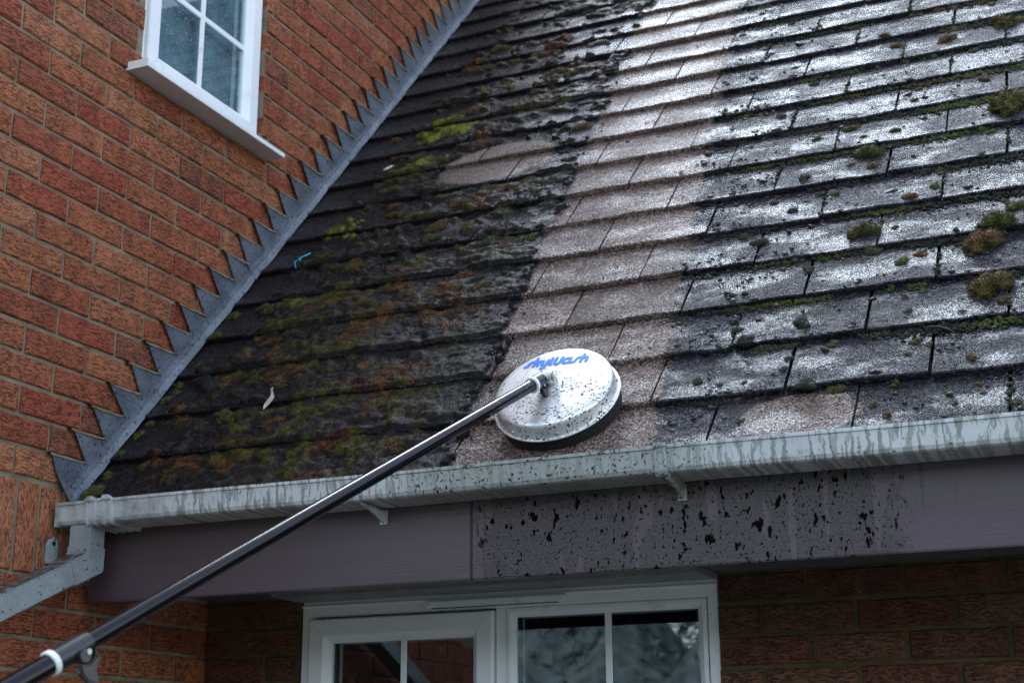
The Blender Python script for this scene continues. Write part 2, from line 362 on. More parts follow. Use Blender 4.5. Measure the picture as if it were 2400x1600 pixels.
def mat_steel():
    t = NT('brushed_stainless'); p = t.pos()
    br = t.noise(t.vmath('MULTIPLY', p, (900, 60, 60)), 1., 2)
    c = t.ramp(br, [(.3, (.78, .765, .735)), (.7, (.93, .92, .89))])
    lo = t.noise(p, 24, 3); th = t.math('SUBTRACT', .645, t.math('MULTIPLY', t.sm(lo, .38, .56), .085))
    s = t.sep(p)
    S = t.math('ADD', t.math('MULTIPLY', s[1], CT), t.math('MULTIPLY', t.math('SUBTRACT', s[2], PZ), ST))
    up = t.sm(S, .38, .45); th = t.math('ADD', th, t.math('MULTIPLY', up, .06))
    sn = t.noise(t.vmath('MULTIPLY', p, (.8, 1, 1)), 215, 3, .6)
    sp = t.sm(t.math('SUBTRACT', sn, th), 0., .02)
    mud = t.math('MULTIPLY', t.sm(t.noise(p, 18, 4, .6), .5, .72), .35)
    c = t.mix(mud, c, (.30, .26, .21)); c = t.mix(sp, c, (.02, .014, .010))
    met = t.math('SUBTRACT', .78, t.math('MULTIPLY', sp, .78))
    t.P(col=c, rough=t.math('ADD', .40, t.math('MULTIPLY', sp, .3)), metal=met, nor=t.bump(t.math('ADD', t.math('MULTIPLY', br, .06), sp), .0015, .7)); return t.m
def mat_pole():
    t = NT('carbon_pole'); p = t.pos()
    sn = t.noise(p, 170, 3, .6); lo = t.sm(t.sep(p)[1], -.35, .05)
    sp = t.sm(t.math('SUBTRACT', sn, t.math('SUBTRACT', .70, t.math('MULTIPLY', lo, .08))), 0., .03)
    c = t.mix(sp, (.003, .0034, .005), (.04, .03, .025))
    t.P(col=c, rough=t.math('ADD', .10, t.math('MULTIPLY', sp, .5)), spec=.32, nor=t.bump(sp, .0010, .5)); return t.m
def mat_glass(name, drops=0., tint=(.8, .9, .92), ior=1.75):
    t = NT(name); p = t.pos(); t.t.nodes.remove(t.b)
    nor = None
    tr = t.n('BsdfTransparent'); t.set(tr.inputs[0], tint); gl = t.n('BsdfGlossy'); t.set(gl.inputs['Roughness'], .012); t.set(gl.inputs['Color'], (.92, .97, 1.))
    if drops:
        d = t.sm(t.noise(p, 210, 2, .5), .60, .68)
        nor = t.bump(t.math('ADD', d, t.math('MULTIPLY', t.noise(p, 5, 2), .3)), .0016, drops); t.set(gl.inputs['Normal'], nor)
    else:
        nor = t.bump(t.noise(t.vmath('MULTIPLY', p, (2, 2, 2)), 2., 1), .004, .04); t.set(gl.inputs['Normal'], nor)
    fr = t.n('Fresnel'); t.set(fr.inputs['IOR'], ior)
    mx = t.n('MixShader'); t.set(mx.inputs[0], t.math('MULTIPLY', fr.outputs[0], t.math('SUBTRACT', 1., t.n('NewGeometry').outputs['Backfacing']))); t.t.links.new(tr.outputs[0], mx.inputs[1]); t.t.links.new(gl.outputs[0], mx.inputs[2])
    last = mx
    if drops:
        df = t.n('BsdfDiffuse'); t.set(df.inputs[0], (.72, .78, .82)); m2 = t.n('MixShader')
        t.set(m2.inputs[0], t.math('MULTIPLY', t.sm(t.noise(p, 190, 2, .5), .66, .72), .5)); t.t.links.new(mx.outputs[0], m2.inputs[1]); t.t.links.new(df.outputs[0], m2.inputs[2]); last = m2
    t.t.links.new(last.outputs[0], t.out.inputs[0]); return t.m
def mat_ground():
    t = NT('paved_garden'); p = t.pos(); s = t.sep(p)
    g = t.ramp(t.noise(p, 3, 5), [(.3, (.03, .045, .014)), (.7, (.06, .075, .025))])
    pv = t.ramp(t.noise(p, 9, 4), [(.3, (.10, .098, .094)), (.7, (.15, .147, .14))])
    t.P(col=t.mix(t.sm(s[1], -4.2, -4.0), g, pv), rough=.9, nor=t.bump(t.noise(p, 40, 4), .02)); return t.m

M = dict(brick=mat_brick(), eave_shade=mat_brick('eave_shade_brick', .42), mortar=mat_mortar(), eave_shade_mortar=mat_mortar('eave_shade_mortar', .38), farbrick=mat_brickwall(), tile=mat_tile(), lead=mat_lead(), upvc=mat_upvc(), upvc2=mat_upvc('weathered_upvc', (.80, .81, .80), .4),
         gutter=mat_gutter(), pipe=mat_pipe(), fascia=mat_fascia(), steel=mat_steel(), pole=mat_pole(), cushion=mat_cushion(), ground=mat_ground(),
         soffit=simple('soffit_board', (.10, .095, .10), .6), trim=simple('grey_trim', (.20, .21, .21), .5), black=simple('black_plastic', (.012, .012, .014), .35, coat=.2),
         white=simple('white_nylon', (.82, .82, .80), .4, var=.06), bristle=simple('black_bristle', (.008, .008, .008), .7, nscale=300, var=.6, bump=.004),
         blue=simple('blue_print', (.015, .20, .70), .4, var=.08), steel2=simple('zinc_steel', (.5, .5, .5), .4, metal=.8), room=simple('dark_room', (.035, .036, .038), .9),
         blind=simple('grey_blind', (.20, .225, .25), .8, nscale=9, var=.45), felt=simple('roof_deck', (.02, .018, .016), .9), glass_up=mat_glass('rainy_glass', .16), glass=mat_glass('window_glass', 0., (.8, .9, .92), 2.1),
         carpet=mat_vcol('moss_and_silt', .5, .14, .8, 0., 260.), crumbs=mat_vcol('dark_crumbs', .5, .45, .4, .15), fringe=mat_vcol('moss_fringe', .75, .3, .5),
         feather=simple('feather_white', (.7, .7, .67), .7, var=.1), cyan=simple('cyan_plastic', (.03, .48, .66), .4, var=.05), twig=simple('twig_bark', (.05, .035, .025), .8), leaf=simple('pale_leaf', (.42, .40, .33), .7), hedge=simple('hedge_leaf', (.13, .17, .16), .7, nscale=5, var=.8, bump=.05), concrete=simple('mortar_cap', (.2, .19, .17), .9))

# ================================================================== SETTING
me = mesh_of('ground', [(-60, -60, -2.4), (60, -60, -2.4), (60, 60, -2.4), (-60, 60, -2.4)], [(0, 1, 2, 3)], M['ground'])
tag(link('ground', me), 'paved and grassy garden ground around the house', 'ground', kind='structure')

# ---- gable side wall (plane x = 0, faces +x) with its window opening
WY0, WY1, WZ0, WZ1 = .305, .92, 1.128, 2.2
wall = empty('gable_wall', (0, .5, -2.4)); tag(wall, 'tall red brick side wall rising above the sloping roof', 'wall')
YA, YB, ZB, ZT = -1.0, 4.4, -2.4, 4.2
MX = -.0068
def slab(nm, y0, y1, z0, z1, mat, xf=MX): return box(nm, -.26, xf, y0, y1, z0, z1, mat, wall)
slab('mortar_bed', YA, WY0, -.86, 2.9, M['mortar']); slab('mortar_bed', WY1, YB, -.86, 2.9, M['mortar'])
slab('mortar_bed', WY0, WY1, -.86, WZ0+.004, M['mortar']); slab('mortar_bed', WY0, WY1, WZ1, 2.9, M['mortar'])
slab('upper_brickwork', YA, YB, 2.9, ZT, M['farbrick'], .0); slab('lower_brickwork', YA, YB, ZB, -.86, M['farbrick'], .0)
BL, BH, BD = .2155, .0655, .06
def brick_mesh(L, Hh, seed, chips=True):
    rr = random.Random(seed); bm = bmesh.new(); j = lambda a: rr.uniform(-a, a)
    ny, nz = 4, 2; inner = []
    y_ = [-L/2 + L*i/ny for i in range(ny+1)]; z_ = [-Hh/2 + Hh*i/nz for i in range(nz+1)]
    front = [[None]*(nz+1) for _ in range(ny+1)]; rim = {}
    for i in range(ny+1):
        for k in range(nz+1):
            edge = i in (0, ny) or k in (0, nz)
            ins = .0035
            yy = y_[i] + (ins if i == 0 else -ins if i == ny else j(.01)); zz = z_[k] + (ins if k == 0 else -ins if k == nz else j(.006))
            front[i][k] = bm.verts.new((j(.0016) - (.0006 if edge else 0), yy + j(.001), zz + j(.0012)))
    per = [(i, 0) for i in range(ny)] + [(ny, k) for k in range(nz)] + [(i, nz) for i in range(ny, 0, -1)] + [(0, k) for k in range(nz, 0, -1)]
    e = []; bk = []
    for (i, k) in per:
        yy, zz = y_[i] + j(.0012), z_[k] + j(.0012); e.append(bm.verts.new((-.0042 + j(.001), yy, zz))); bk.append(bm.verts.new((-.03, yy, zz)))
    for i in range(ny):
        for k in range(nz): bm.faces.new((front[i][k], front[i+1][k], front[i+1][k+1], front[i][k+1]))
    n = len(per)
    for a in range(n):
        b = (a+1) % n; fa, fb = front[per[a][0]][per[a][1]], front[per[b][0]][per[b][1]]
        bm.faces.new((e[a], e[b], fb, fa)); bm.faces.new((bk[a], bk[b], e[b], e[a]))
    return bm_mesh('brick', bm, M['brick'])
BR = [brick_mesh(BL, BH, i) for i in range(12)]; BHALF = [brick_mesh(.103, BH, 50+i) for i in range(5)]; BSH = {}
def brick_len(L):
    if abs(L-BL) < .004: return random.choice(BR)
    if abs(L-.103) < .008: return random.choice(BHALF)
    k = round(L, 2)
    if k not in BSH: BSH[k] = brick_mesh(L, BH, int(k*1000))
    return BSH[k]
def roofline_y(z): return (z - PZ)*CT/ST
stuffV, stuffF = [], []
def brick_at(y0, y1, z, parts=True):
    yc = (y0+y1)/2
    if parts:
        o = link('brick', brick_len(y1-y0), wall); o.location = (random.uniform(-.0012, .0008), yc, z + random.uniform(-.0008, .0008)); o.rotation_euler = (0, random.uniform(-.012, .012), random.uniform(-.006, .006))
        return 1
    b = len(stuffV)
    for xx in (0, -.03):
        for (yy, zz) in ((y0, z-BH/2), (y1, z-BH/2), (y1, z+BH/2), (y0, z+BH/2)): stuffV.append((xx, yy, zz))
    stuffF.extend([(b, b+1, b+2, b+3), (b, b+4, b+5, b+1), (b+1, b+5, b+6, b+2), (b+2, b+6, b+7, b+3), (b+3, b+7, b+4, b)])
    return 0
nb = 0
for k in range(-11, 38):
    zc = .075*k + .0375 + .003
    if -4 <= k <= -2: continue            # soldier course band
    off = .0555 if k % 2 == 0 else .168
    y = YA - (.225 - ((YA - off) % .225)) if False else off - .225*math.ceil((off - YA)/.225)
    while y < 3.39:
        a, b = max(y + .0047, YA), min(y + .225 - .0047, YB); y += .225
        segs = [(a, b)]
        if WZ0 - .02 < zc < WZ1 + .02:
            segs = []
            if a < WY0: segs.append((a, min(b, WY0)))
            if b > WY1:
                a2 = max(a, WY1)
                segs.append((a2, b))
        for (p, q) in segs:
            if q - p < .02: continue
            if k >= -1 and p > roofline_y(zc + .04) + .02: continue      # behind the roof
            if k < -4 and p > .76: continue
            vis = p > -.42 and q > -.36 and zc < 1.36 + .53*(max(p, -.3) + .25) and zc > -.66
            nb += brick_at(p, q, zc, vis)
# soldier course
sm_ = [brick_mesh(.2155, BH, 80+i) for i in range(4)]
ys = .12 + .0375
for i in range(-4, 14):
    yc = ys - .0765*i
    if yc < YA + .04: break
    o = link('brick', random.choice(sm_), wall); o.location = (random.uniform(-.001, .001), yc, -.1875); o.rotation_euler = (R(90), 0, 0)
me = mesh_of('brickwork', stuffV, stuffF, M['brick']); tag(link('brickwork', me, wall), kind='stuff')

# ---- front wall (plane y = .75, faces -y)
fw_ = empty('front_wall', (1.6, .9, -2.4)); tag(fw_, 'shaded brick front wall under the eaves beside the white window', 'wall')
FX0, FX1, FZ1 = .305, 1.484, -.294
def fslab(nm, x0, x1, z0, z1, mat, yf): return box(nm, x0, x1, yf, .98, z0, z1, mat, fw_)
fslab('mortar_bed', 0.002, FX0, -.86, -.24, M['eave_shade_mortar'], .7555); fslab('mortar_bed', FX1, 4.2, -.86, -.24, M['eave_shade_mortar'], .7555); fslab('mortar_bed', FX0, FX1, FZ1+.001, -.24, M['eave_shade_mortar'], .7555)
fslab('lower_brickwork', .002, FX0, -2.4, -.86, M['farbrick'], .75); fslab('lower_brickwork', FX1, 4.2, -2.4, -.86, M['farbrick'], .75); fslab('lower_brickwork', FX0, FX1, -2.4, -1.62, M['farbrick'], .75)
for k in range(-11, -3):
    zc = .075*k + .0375 + .002
    if zc > -.28: continue
    o1 = .193 if k % 2 else .082
    for lo, hi, off in ((.004, FX0 - .001, o1), (FX1 + .001, 2.75, .126 if k % 2 else .013)):
        x = off - .225*math.ceil((off - lo)/.225)
        while x < hi:
            a, b = max(x + .005, lo), min(x + .22, hi); x += .225
            if b - a < .025: continue
            o = link('brick', brick_len(b-a), fw_); o.location = ((a+b)/2, .75 + random.uniform(-.001, .001), zc); o.rotation_euler = (0, 0, R(-90)); o.material_slots[0].link = 'OBJECT'; o.material_slots[0].material = M['eave_shade']  # same bricks, swapped to the copy with eaves shade in its colour

# ---- roof: deck and every tile
roof = empty('pitched_roof', RP(1.4, .2, -.1)); tag(roof, 'steep roof of flat concrete tiles with a scrubbed pale strip down the middle', 'roof')
X1R = 3.15
def deck(h0, h1, s0, s1, x0, x1, nm, mat):
    c = [RP(x, s, h) for h in (h0, h1) for (x, s) in ((x0, s0), (x1, s0), (x1, s1), (x0, s1))]
    return link(nm, mesh_of(nm, c, [(3, 2, 1, 0), (4, 5, 6, 7), (0, 1, 5, 4), (1, 2, 6, 5), (2, 3, 7, 6), (3, 0, 4, 7)], mat), roof)
deck(-.12, -.052, .23, RIDGE, .002, X1R, 'roof_deck', M['felt'])
def tile_mesh(seed, wd=.2938):
    rr = random.Random(seed); nx = 6; L = .262; V = []; F = []
    prof = [(0.0, -TT+.0012), (.0, -.0028), (.0032, -.0002), (.09, None), (L, None)]
    for i in range(nx+1):
        xx = -wd/2 + wd*i/nx; ej = rr.uniform(-.0032, .0022); hj = rr.uniform(-.0022, .0006)
        for q, (d, h) in enumerate(prof):
            hh = (-TT*d/GAUGE) if h is None else h
            V.append((xx + rr.uniform(-.0018, .0012)*(-1 if i == 0 else 1)*(i in (0, nx)), d + (ej if q < 3 else 0), hh + (hj if q in (1, 2) else 0)))
        V.append((xx, L, -TT*L/GAUGE - .013))
    k = 6
    for i in range(nx):
        for q in range(k-1): F.append((i*k+q, (i+1)*k+q, (i+1)*k+q+1, i*k+q+1))
    F.append(tuple(range(k))); F.append(tuple(nx*k+q for q in range(k))[::-1])
    me = mesh_of('roof_tile', V, F, M['tile']); bm = bmesh.new(); bm.from_mesh(me); bmesh.ops.recalc_face_normals(bm, faces=bm.faces); bm.to_mesh(me); bm.free(); return me
TM = [tile_mesh(i) for i in range(14)]; TCUT = {}
rot = Matrix((Vector((1, 0, 0)), UPS, NRM)).transposed().to_4x4()
for i in range(24):
    s = S0 + GAUGE*i
    if s + .1 > RIDGE: break
    x = (.145 if i % 2 == 0 else .29) - .3
    while x < X1R - .05:
        a, b = max(x, .004), min(x + .3, X1R); x += .3
        if b - a < .03: continue
        if b - a > .29: me = random.choice(TM)
        else:
            key = round(b-a, 2); TCUT.setdefault(key, tile_mesh(200+int(key*100), b-a-.0035)); me = TCUT[key]
        o = link('roof_tile', me, roof)
        mm = Matrix.Translation(RP((a+b)/2, s + random.uniform(-.004, .004), random.uniform(-.0010, .0016))) @ rot @ Matrix.Rotation(random.uniform(-.009, .009), 4, 'Z') @ Matrix.Rotation(random.uniform(-.003, .003), 4, 'Y')
        o.matrix_world = o.matrix_parent_inverse.inverted() @ mm if False else mm
        o.matrix_parent_inverse = Matrix.Translation(-Vector(roof.location)); o.matrix_basis = mm
# ridge capping beyond the view
V = []; F = []
for i, xx in enumerate((.0, X1R)):
    for a in range(9): 
        an = math.pi*a/8; V.append(RP(xx, RIDGE, -.05) + Vector((0, -.11*math.cos(an), .11*math.sin(an)+.01)))
for a in range(8): F.append((a, a+1, 9+a+1, 9+a))
link('ridge_cap', mesh_of('ridge_cap', V, F, M['tile'], True), roof)
# back slope so the sky does not leak under the ridge
RB = RP(0, RIDGE, -.03); link('rear_slope', mesh_of('rear_slope', [(0.002, RB.y, RB.z), (X1R, RB.y, RB.z), (X1R, RB.y+3, RB.z-3.3), (.002, RB.y+3, RB.z-3.3)], [(0, 1, 2, 3)], M['tile']), roof)

# ---- fascia, soffit
fas = empty('fascia_board', (1.5, .21, -.352)); tag(fas, 'plum painted timber fascia board under the gutter, splashed with dark moss bits', 'fascia')
box('board', .033, 1.0835, .200, .221, -.352, -.112, M['fascia'], fas, .0025); box('board', 1.086, 3.15, .2002, .221, -.3521, -.112, M['fascia'], fas, .0025)
box('soffit_panel', .03, 3.15, .221, .752, -.296, -.286, M['soffit'], fas)
box('cover_trim', FX0 + .004, FX1 + .002, .60, .748, -.312, -.2962, M['trim'], fas, .002); box('cover_trim', FX0 + .004, FX1 + .002, .46, .598, -.304, -.2964, M['trim'], fas, .002)

# ---- stepped lead flashing
fl = empty('lead_flashing', (0, .14, -.11)); tag(fl, 'blue grey stepped lead flashing with saw teeth along the brick wall', 'flashing')
def to_sh(y, z): return y*CT + (z-PZ)*ST, -y*ST + (z-PZ)*CT
def lead_piece(k0, k1, xo, first=False, last=False):
    top = []
    rr = random.Random(k0+5)
    for k in range(k0, k1):
        jy = rr.uniform(-.006, .006)
        top.append(to_sh(.0606 + .06774*k + jy, .075*k - .003 + rr.uniform(-.002, .002))); top.append(to_sh(.187 + .0677*k + jy*.6, .075*k - .004))
    if first: top = [(.209, .012), (.214, .06), (.222, .10)] + top
    else: s_, h_ = top[0]; top = [(s_-.035, .006), (s_-.018, .06)] + top
    V = []; F = []; rows = 5; xs = (0, 0, .001, .004, .013); n = len(top)
    for (s_, h_) in top:
        fo = min(.030, h_*.8)
        hh = (h_, max(fo, h_*.55), fo, fo*.45, -.004)
        wv = .0022*math.sin(s_*41) + .0016*math.sin(s_*97)
        for x_, h2 in zip(xs, hh): V.append(RP(xo + x_ + (wv if h2 < .06 else wv*.4) + (.0007 if h2 == h_ else 0), s_, h2))
    for i in range(n-1):
        for q in range(rows-1): F.append((i*rows+q, i*rows+q+1, (i+1)*rows+q+1, (i+1)*rows+q))
    o = link('lead_sheet', mesh_of('lead_sheet', V, F, M['lead']), fl)
    md = o.modifiers.new('thick', 'SOLIDIFY'); md.thickness = .0024; md.offset = 1
    return o
def fillet(k, xo):
    rr = random.Random(k+900); z = .075*k + .001; y0, y1 = .0606 + .06774*k - .01, .187 + .0677*k - .004; V = []; F = []; n = 7
    for i in range(n+1):
        y = y0 + (y1-y0)*i/n; w_ = rr.uniform(.0035, .0062)*(0.5 if i in (0, n) else 1)
        V += [(-.006, y, z + .006), (xo + rr.uniform(.002, .0045), y, z + rr.uniform(.000, .002)), (xo + .003, y, z - w_), (-.004, y, z - w_ - .001)]
    for i in range(n):
        for q in range(4): F.append((i*4+q, i*4+(q+1) % 4, (i+1)*4+(q+1) % 4, (i+1)*4+q))
    link('mortar_fillet', mesh_of('mortar_fillet', V, F, M['mortar']), fl)
for k in range(0, 40): fillet(k, .0085 if k < 11 or k > 24 else .0115)
lead_piece(0, 12, .0062, True); lead_piece(11, 25, .0092); lead_piece(24, 40, .0064)

# ================================================================== UPPER WINDOW (in the gable wall)
def ring(parent, outer, prof, axes, mat, names=('rail', 'stile')):
    """mitred frame: outer=(a0,a1,b0,b1), prof=[(inset, depth)...]; axes(a,b,d)->Vector. four separate members"""
    a0, a1, b0, b1 = outer
    def corner(ci, ins): return ((a0+ins, b0+ins), (a1-ins, b0+ins), (a1-ins, b1-ins), (a0+ins, b1-ins))[ci]
    for ci in range(4):
        cj = (ci+1) % 4; V = []; n = len(prof)
        g = .0004
        for c, sgn in ((ci, 1), (cj, -1)):
            for ins, d in prof:
                a, b = corner(c, ins)
                if ci % 2 == 0: a += g*sgn*(1 if ci == 0 else -1)
                else: b += g*sgn*(1 if ci == 1 else -1)
                V.append(axes(a, b, d))
        F = [(i, (i+1) % n, n+(i+1) % n, n+i) for i in range(n)] + [tuple(range(n))[::-1], tuple(range(n, 2*n))]
        nm = names[ci % 2]; me = mesh_of(nm, V, F, mat); bm = bmesh.new(); bm.from_mesh(me); bmesh.ops.recalc_face_normals(bm, faces=bm.faces); bm.to_mesh(me); bm.free()
        link(nm, me, parent)
uw = empty('gable_window', (0, .62, WZ0)); tag(uw, 'white framed casement window with glazing bars set in the tall brick side wall', 'window')
ax = lambda a, b, d: Vector((d, a, b))
ring(uw, (WY0+.001, WY1-.001, WZ0+.024, WZ1-.002), [(0, -.10), (0, -.032), (.004, -.030), (.036, -.030), (.040, -.034), (.040, -.10)], ax, M['upvc'], ('frame_rail', 'frame_stile'))
ring(uw, (WY0+.036, WY1-.014, WZ0+.058, WZ1-.04), [(0, -.095), (0, -.018), (.004, -.014), (.045, -.014), (.050, -.017), (.066, -.034), (.066, -.095)], ax, M['upvc'], ('sash_rail', 'sash_stile'))
GY0, GY1, GZ0, GZ1 = WY0+.10, WY1-.078, WZ0+.122, WZ1-.104
box('pane', -.044, -.040, GY0-.004, GY1+.004, GZ0-.004, GZ1+.004, M['glass_up'], uw)
box('spacer', -.060, -.046, GY0-.003, GY0+.007, GZ0, GZ1, M['steel2'], uw); box('spacer', -.060, -.046, GY1-.007, GY1+.003, GZ0, GZ1, M['steel2'], uw)
box('glazing_bar', -.0395, -.034, .606, .628, GZ0-.002, GZ1+.002, M['upvc'], uw, .002)
for z in (1.488, 1.724, 1.96): box('glazing_bar', -.0395, -.0345, GY0-.002, GY1+.002, z-.010, z+.010, M['upvc'], uw, .002)
sill = prism('sill', [(-.09, .243, 1.150), (.05, .243, 1.148), (.068, .243, 1.143), (.068, .243, 1.1285), (-.09, .243, 1.1285)], (0, .704, 0), M['upvc'], uw, .0012)
box('end_cap', -.06, .069, .2405, .2427, 1.127, 1.151, M['upvc2'], uw)
box('roller_blind', -.082, -.078, GY0-.03, GY1+.03, GZ0-.05, GZ1, M['blind'], uw)
# room behind
def room(x0, x1, y0, y1, z0, z1, openax):
    V = [(x0,y0,z0),(x1,y0,z0),(x1,y1,z0),(x0,y1,z0),(x0,y0,z1),(x1,y0,z1),(x1,y1,z1),(x0,y1,z1)]
    F = {'-z':(0,1,2,3),'+z':(4,7,6,5),'-y':(0,4,5,1),'+x':(1,5,6,2),'+y':(2,6,7,3),'-x':(3,7,4,0)}
    me = mesh_of('room_interior', V, [f for k, f in F.items() if k != openax], M['room']); tag(link('room_interior', me), 'dim room behind the window panes', 'room', kind='structure')
room(-2.4, -.255, -.6, 2.0, .3, 2.6, '+x')

# ================================================================== LOWER WINDOW (in the front wall)
lw = empty('front_window', (.9, .765, -1.62)); tag(lw, 'white two light window with a slot vent under the eaves', 'window')
ay = lambda a, b, d: Vector((a, .765 - d, b))
LZ0 = -1.62
ring(lw, (FX0+.002, FX1-.001, LZ0, -.3215), [(0, -.07), (0, .0), (.003, .003), (.026, .003), (.030, -.002), (.030, -.07)], ay, M['upvc2'], ('frame_rail', 'frame_stile'))
box('head_extender', FX0+.002, .840, .7665, .83, -.3205, -.297, M['upvc2'], lw, .0012); box('head_extender', .8406, FX1-.001, .7665, .83, -.3205, -.297, M['upvc2'], lw, .0012)
box('drip_lip', FX0+.002, FX1-.001, .7585, .7663, -.3245, -.3195, M['upvc2'], lw, .001)
box('mullion', .889, .918, .764, .83, LZ0+.03, -.3516, M['upvc2'], lw, .001)
ring(lw, (.337, .886, LZ0+.032, -.358), [(0, -.06), (0, .014), (.004, .018), (.044, .018), (.048, .015), (.064, -.004), (.064, -.06)], ay, M['upvc2'], ('sash_rail', 'sash_stile'))
ring(lw, (.919, FX1-.033, LZ0+.032, -.3525), [(0, -.06), (0, .001), (.003, .003), (.010, .003), (.024, -.010), (.024, -.06)], ay, M['upvc2'], ('bead_rail', 'bead_stile'))
box('pane', .398, .826, .776, .780, LZ0+.09, -.419, M['glass'], lw); box('pane', .940, FX1-.054, .777, .781, LZ0+.05, -.3735, M['glass'], lw)
for a, b, zt in ((.398, .826, -.42), (.940, FX1-.054, -.375)):
    box('spacer', a, a+.011, .782, .795, LZ0+.08, zt, M['black'], lw); box('spacer', b-.011, b, .782, .795, LZ0+.08, zt, M['black'], lw)
box('glazing_bar', .608, .626, .7708, .7755, LZ0+.09, -.4205, M['upvc'], lw, .002); box('glazing_bar', 1.184, 1.202, .7716, .7765, LZ0+.05, -.3755, M['upvc'], lw, .002)
for z in (-.70, -.99, -1.28): box('glazing_bar', .40, .824, .7713, .7754, z-.009, z+.009, M['upvc'], lw, .002); box('glazing_bar', .942, FX1-.056, .7721, .7764, z-.009, z+.009, M['upvc'], lw, .002)
vent = box('slot_vent', .694, 1.088, .7425, .7617, -.3455, -.3268, M['upvc'], lw, .003)
for x in (.706, 1.076): lathe('screw_cap', [(.0055, 0), (.005, .001)], (x, .7425, -.336), (0, -1, 0), M['upvc2'], vent, 14)
box('vent_grille', .712, 1.07, .7432, .75, -.3472, -.3456, M['black'], vent)
room(-.2+.21, 1.9, .985, 3.3, -2.3, -.26, '-y')

# ================================================================== GUTTER
gu = empty('rain_gutter', (1.3, .14, -.18)); tag(gu, 'grey square profile plastic gutter streaked with muddy drips along the eaves', 'gutter')
GP = [(.083, -.1195), (.0795, -.1205), (.0795, -.127), (.083, -.1285), (.0875, -.166), (.092, -.1735), (.099, -.1765), (.190, -.1785), (.1965, -.172), (.1985, -.122), (.1955, -.1215), (.1935, -.170), (.188, -.1745), (.101, -.1728), (.0955, -.170), (.0912, -.165), (.0868, -.1275)]
def extrude_x(nm, prof, x0, x1, mat, parent, dz=0, segs=1):
    V = []; n = len(prof); F = []
    for i in range(segs+1):
        xx = x0 + (x1-x0)*i/segs; wob = .0012*math.sin(xx*5.1) if segs > 1 else 0
        for (y, z) in prof: V.append((xx, y, z + dz + wob))
    for i in range(segs):
        for q in range(n): F.append((i*n+q, i*n+(q+1) % n, (i+1)*n+(q+1) % n, (i+1)*n+q))
    F.append(tuple(range(n))[::-1]); F.append(tuple(range(segs*n, segs*n+n)))
    me = mesh_of(nm, V, F, mat); bm = bmesh.new(); bm.from_mesh(me); bmesh.ops.recalc_face_normals(bm, faces=bm.faces); bm.to_mesh(me); bm.free(); return link(nm, me, parent)
def grow(prof, g):
    cy, cz = .14, -.148; out = [(y + (g if y > cy else -g), z - (g if z < cz else -g*.6)) for (y, z) in prof[:10]]
    return out + [(y, z) for (y, z) in [(.195, -.128), (.19, -.165), (.10, -.168), (.094, -.16), (.088, -.126)]]
extrude_x('channel', GP, .018, 1.5655, M['gutter'], gu, 0, 20); extrude_x('channel', GP, 1.5665, 2.288, M['gutter'], gu, .0004, 10); extrude_x('channel', GP, 2.289, 3.15, M['gutter'], gu, 0, 8)
def union(x0, x1):
    un = extrude_x('union_clip', grow(GP, .0045), x0, x1, M['gutter'], gu)
    for xx in (x0 - .002, x1 - .004): extrude_x('clip_rib', grow(GP, .0072), xx, xx + .006, M['gutter'], un)
    box('lip_clip', x0+.006, x1-.006, .072, .0845, -.124, -.112, M['gutter'], un, .002)
union(1.556, 1.578); union(2.280, 2.302)
def gusset(x):
    ba = prism('bracket_arm', [(x, .088, -.182), (x, .199, -.184), (x, .199, -.212), (x, .190, -.212), (x, .165, -.203), (x, .13, -.193), (x, .094, -.187)], (.007, 0, 0), M['gutter'], gu, .001)
    box('bracket_plate', x-.006, x+.013, .1935, .1995, -.216, -.182, M['gutter'], ba, .001)
for x in (.862, 1.572, 2.296): gusset(x)
# running outlet beside the wall
oc_ = extrude_x('outlet_collar', grow(GP, .004), .104, .186, M['gutter'], gu)
for xx in (.108, .132, .156, .178): extrude_x('outlet_rib', grow(GP, .0066), xx, xx + .006, M['gutter'], oc_)
box('stop_end', .0135, .0185, .0795, .1985, -.1785, -.119, M['gutter'], gu, .001)
box('lip_clip', .112, .128, .071, .0845, -.124, -.1115, M['gutter'], gu, .002); box('lip_clip', .158, .178, .071, .0845, -.124, -.1115, M['gutter'], gu, .002)

# ================================================================== DOWNPIPE
dp = empty('downpipe', (.085, -.4, -2.4)); tag(dp, 'grey square downpipe angling down along the brick wall from the gutter end', 'downpipe')
PX0, PX1 = .054, .117
def sq_path(nm, pts, hw, mat, parent, x0=PX0, x1=PX1):
    V = []; F = []
    for i, (y, z) in enumerate(pts):
        a = pts[max(i-1, 0)]; b = pts[min(i+1, len(pts)-1)]
        d1 = Vector((pts[i][0]-a[0], pts[i][1]-a[1])); d2 = Vector((b[0]-pts[i][0], b[1]-pts[i][1]))
        d1 = d1.normalized() if d1.length > 0 else d2.normalized(); d2 = d2.normalized() if d2.length > 0 else d1
        t = (d1+d2).normalized(); n_ = Vector((-t.y, t.x)); k = 1/max(.3, t.dot(d1))
        for (xx, sg) in ((x0, 1), (x1, 1), (x1, -1), (x0, -1)): V.append((xx, y + n_.x*hw*k*sg, z + n_.y*hw*k*sg))
    for i in range(len(pts)-1):
        for q in range(4): F.append((i*4+q, i*4+(q+1) % 4, (i+1)*4+(q+1) % 4, (i+1)*4+q))
    F.append((3, 2, 1, 0)); e = (len(pts)-1)*4; F.append((e, e+1, e+2, e+3))
    me = mesh_of(nm, V, F, mat); bm = bmesh.new(); bm.from_mesh(me); bmesh.ops.recalc_face_normals(bm, faces=bm.faces)
    bmesh.ops.bevel(bm, geom=bm.edges[:], offset=.003, segments=2, affect='EDGES'); bm.to_mesh(me); bm.free(); return link(nm, me, parent)
AL = R(24.7); ca, sa = math.cos(AL), math.sin(AL)
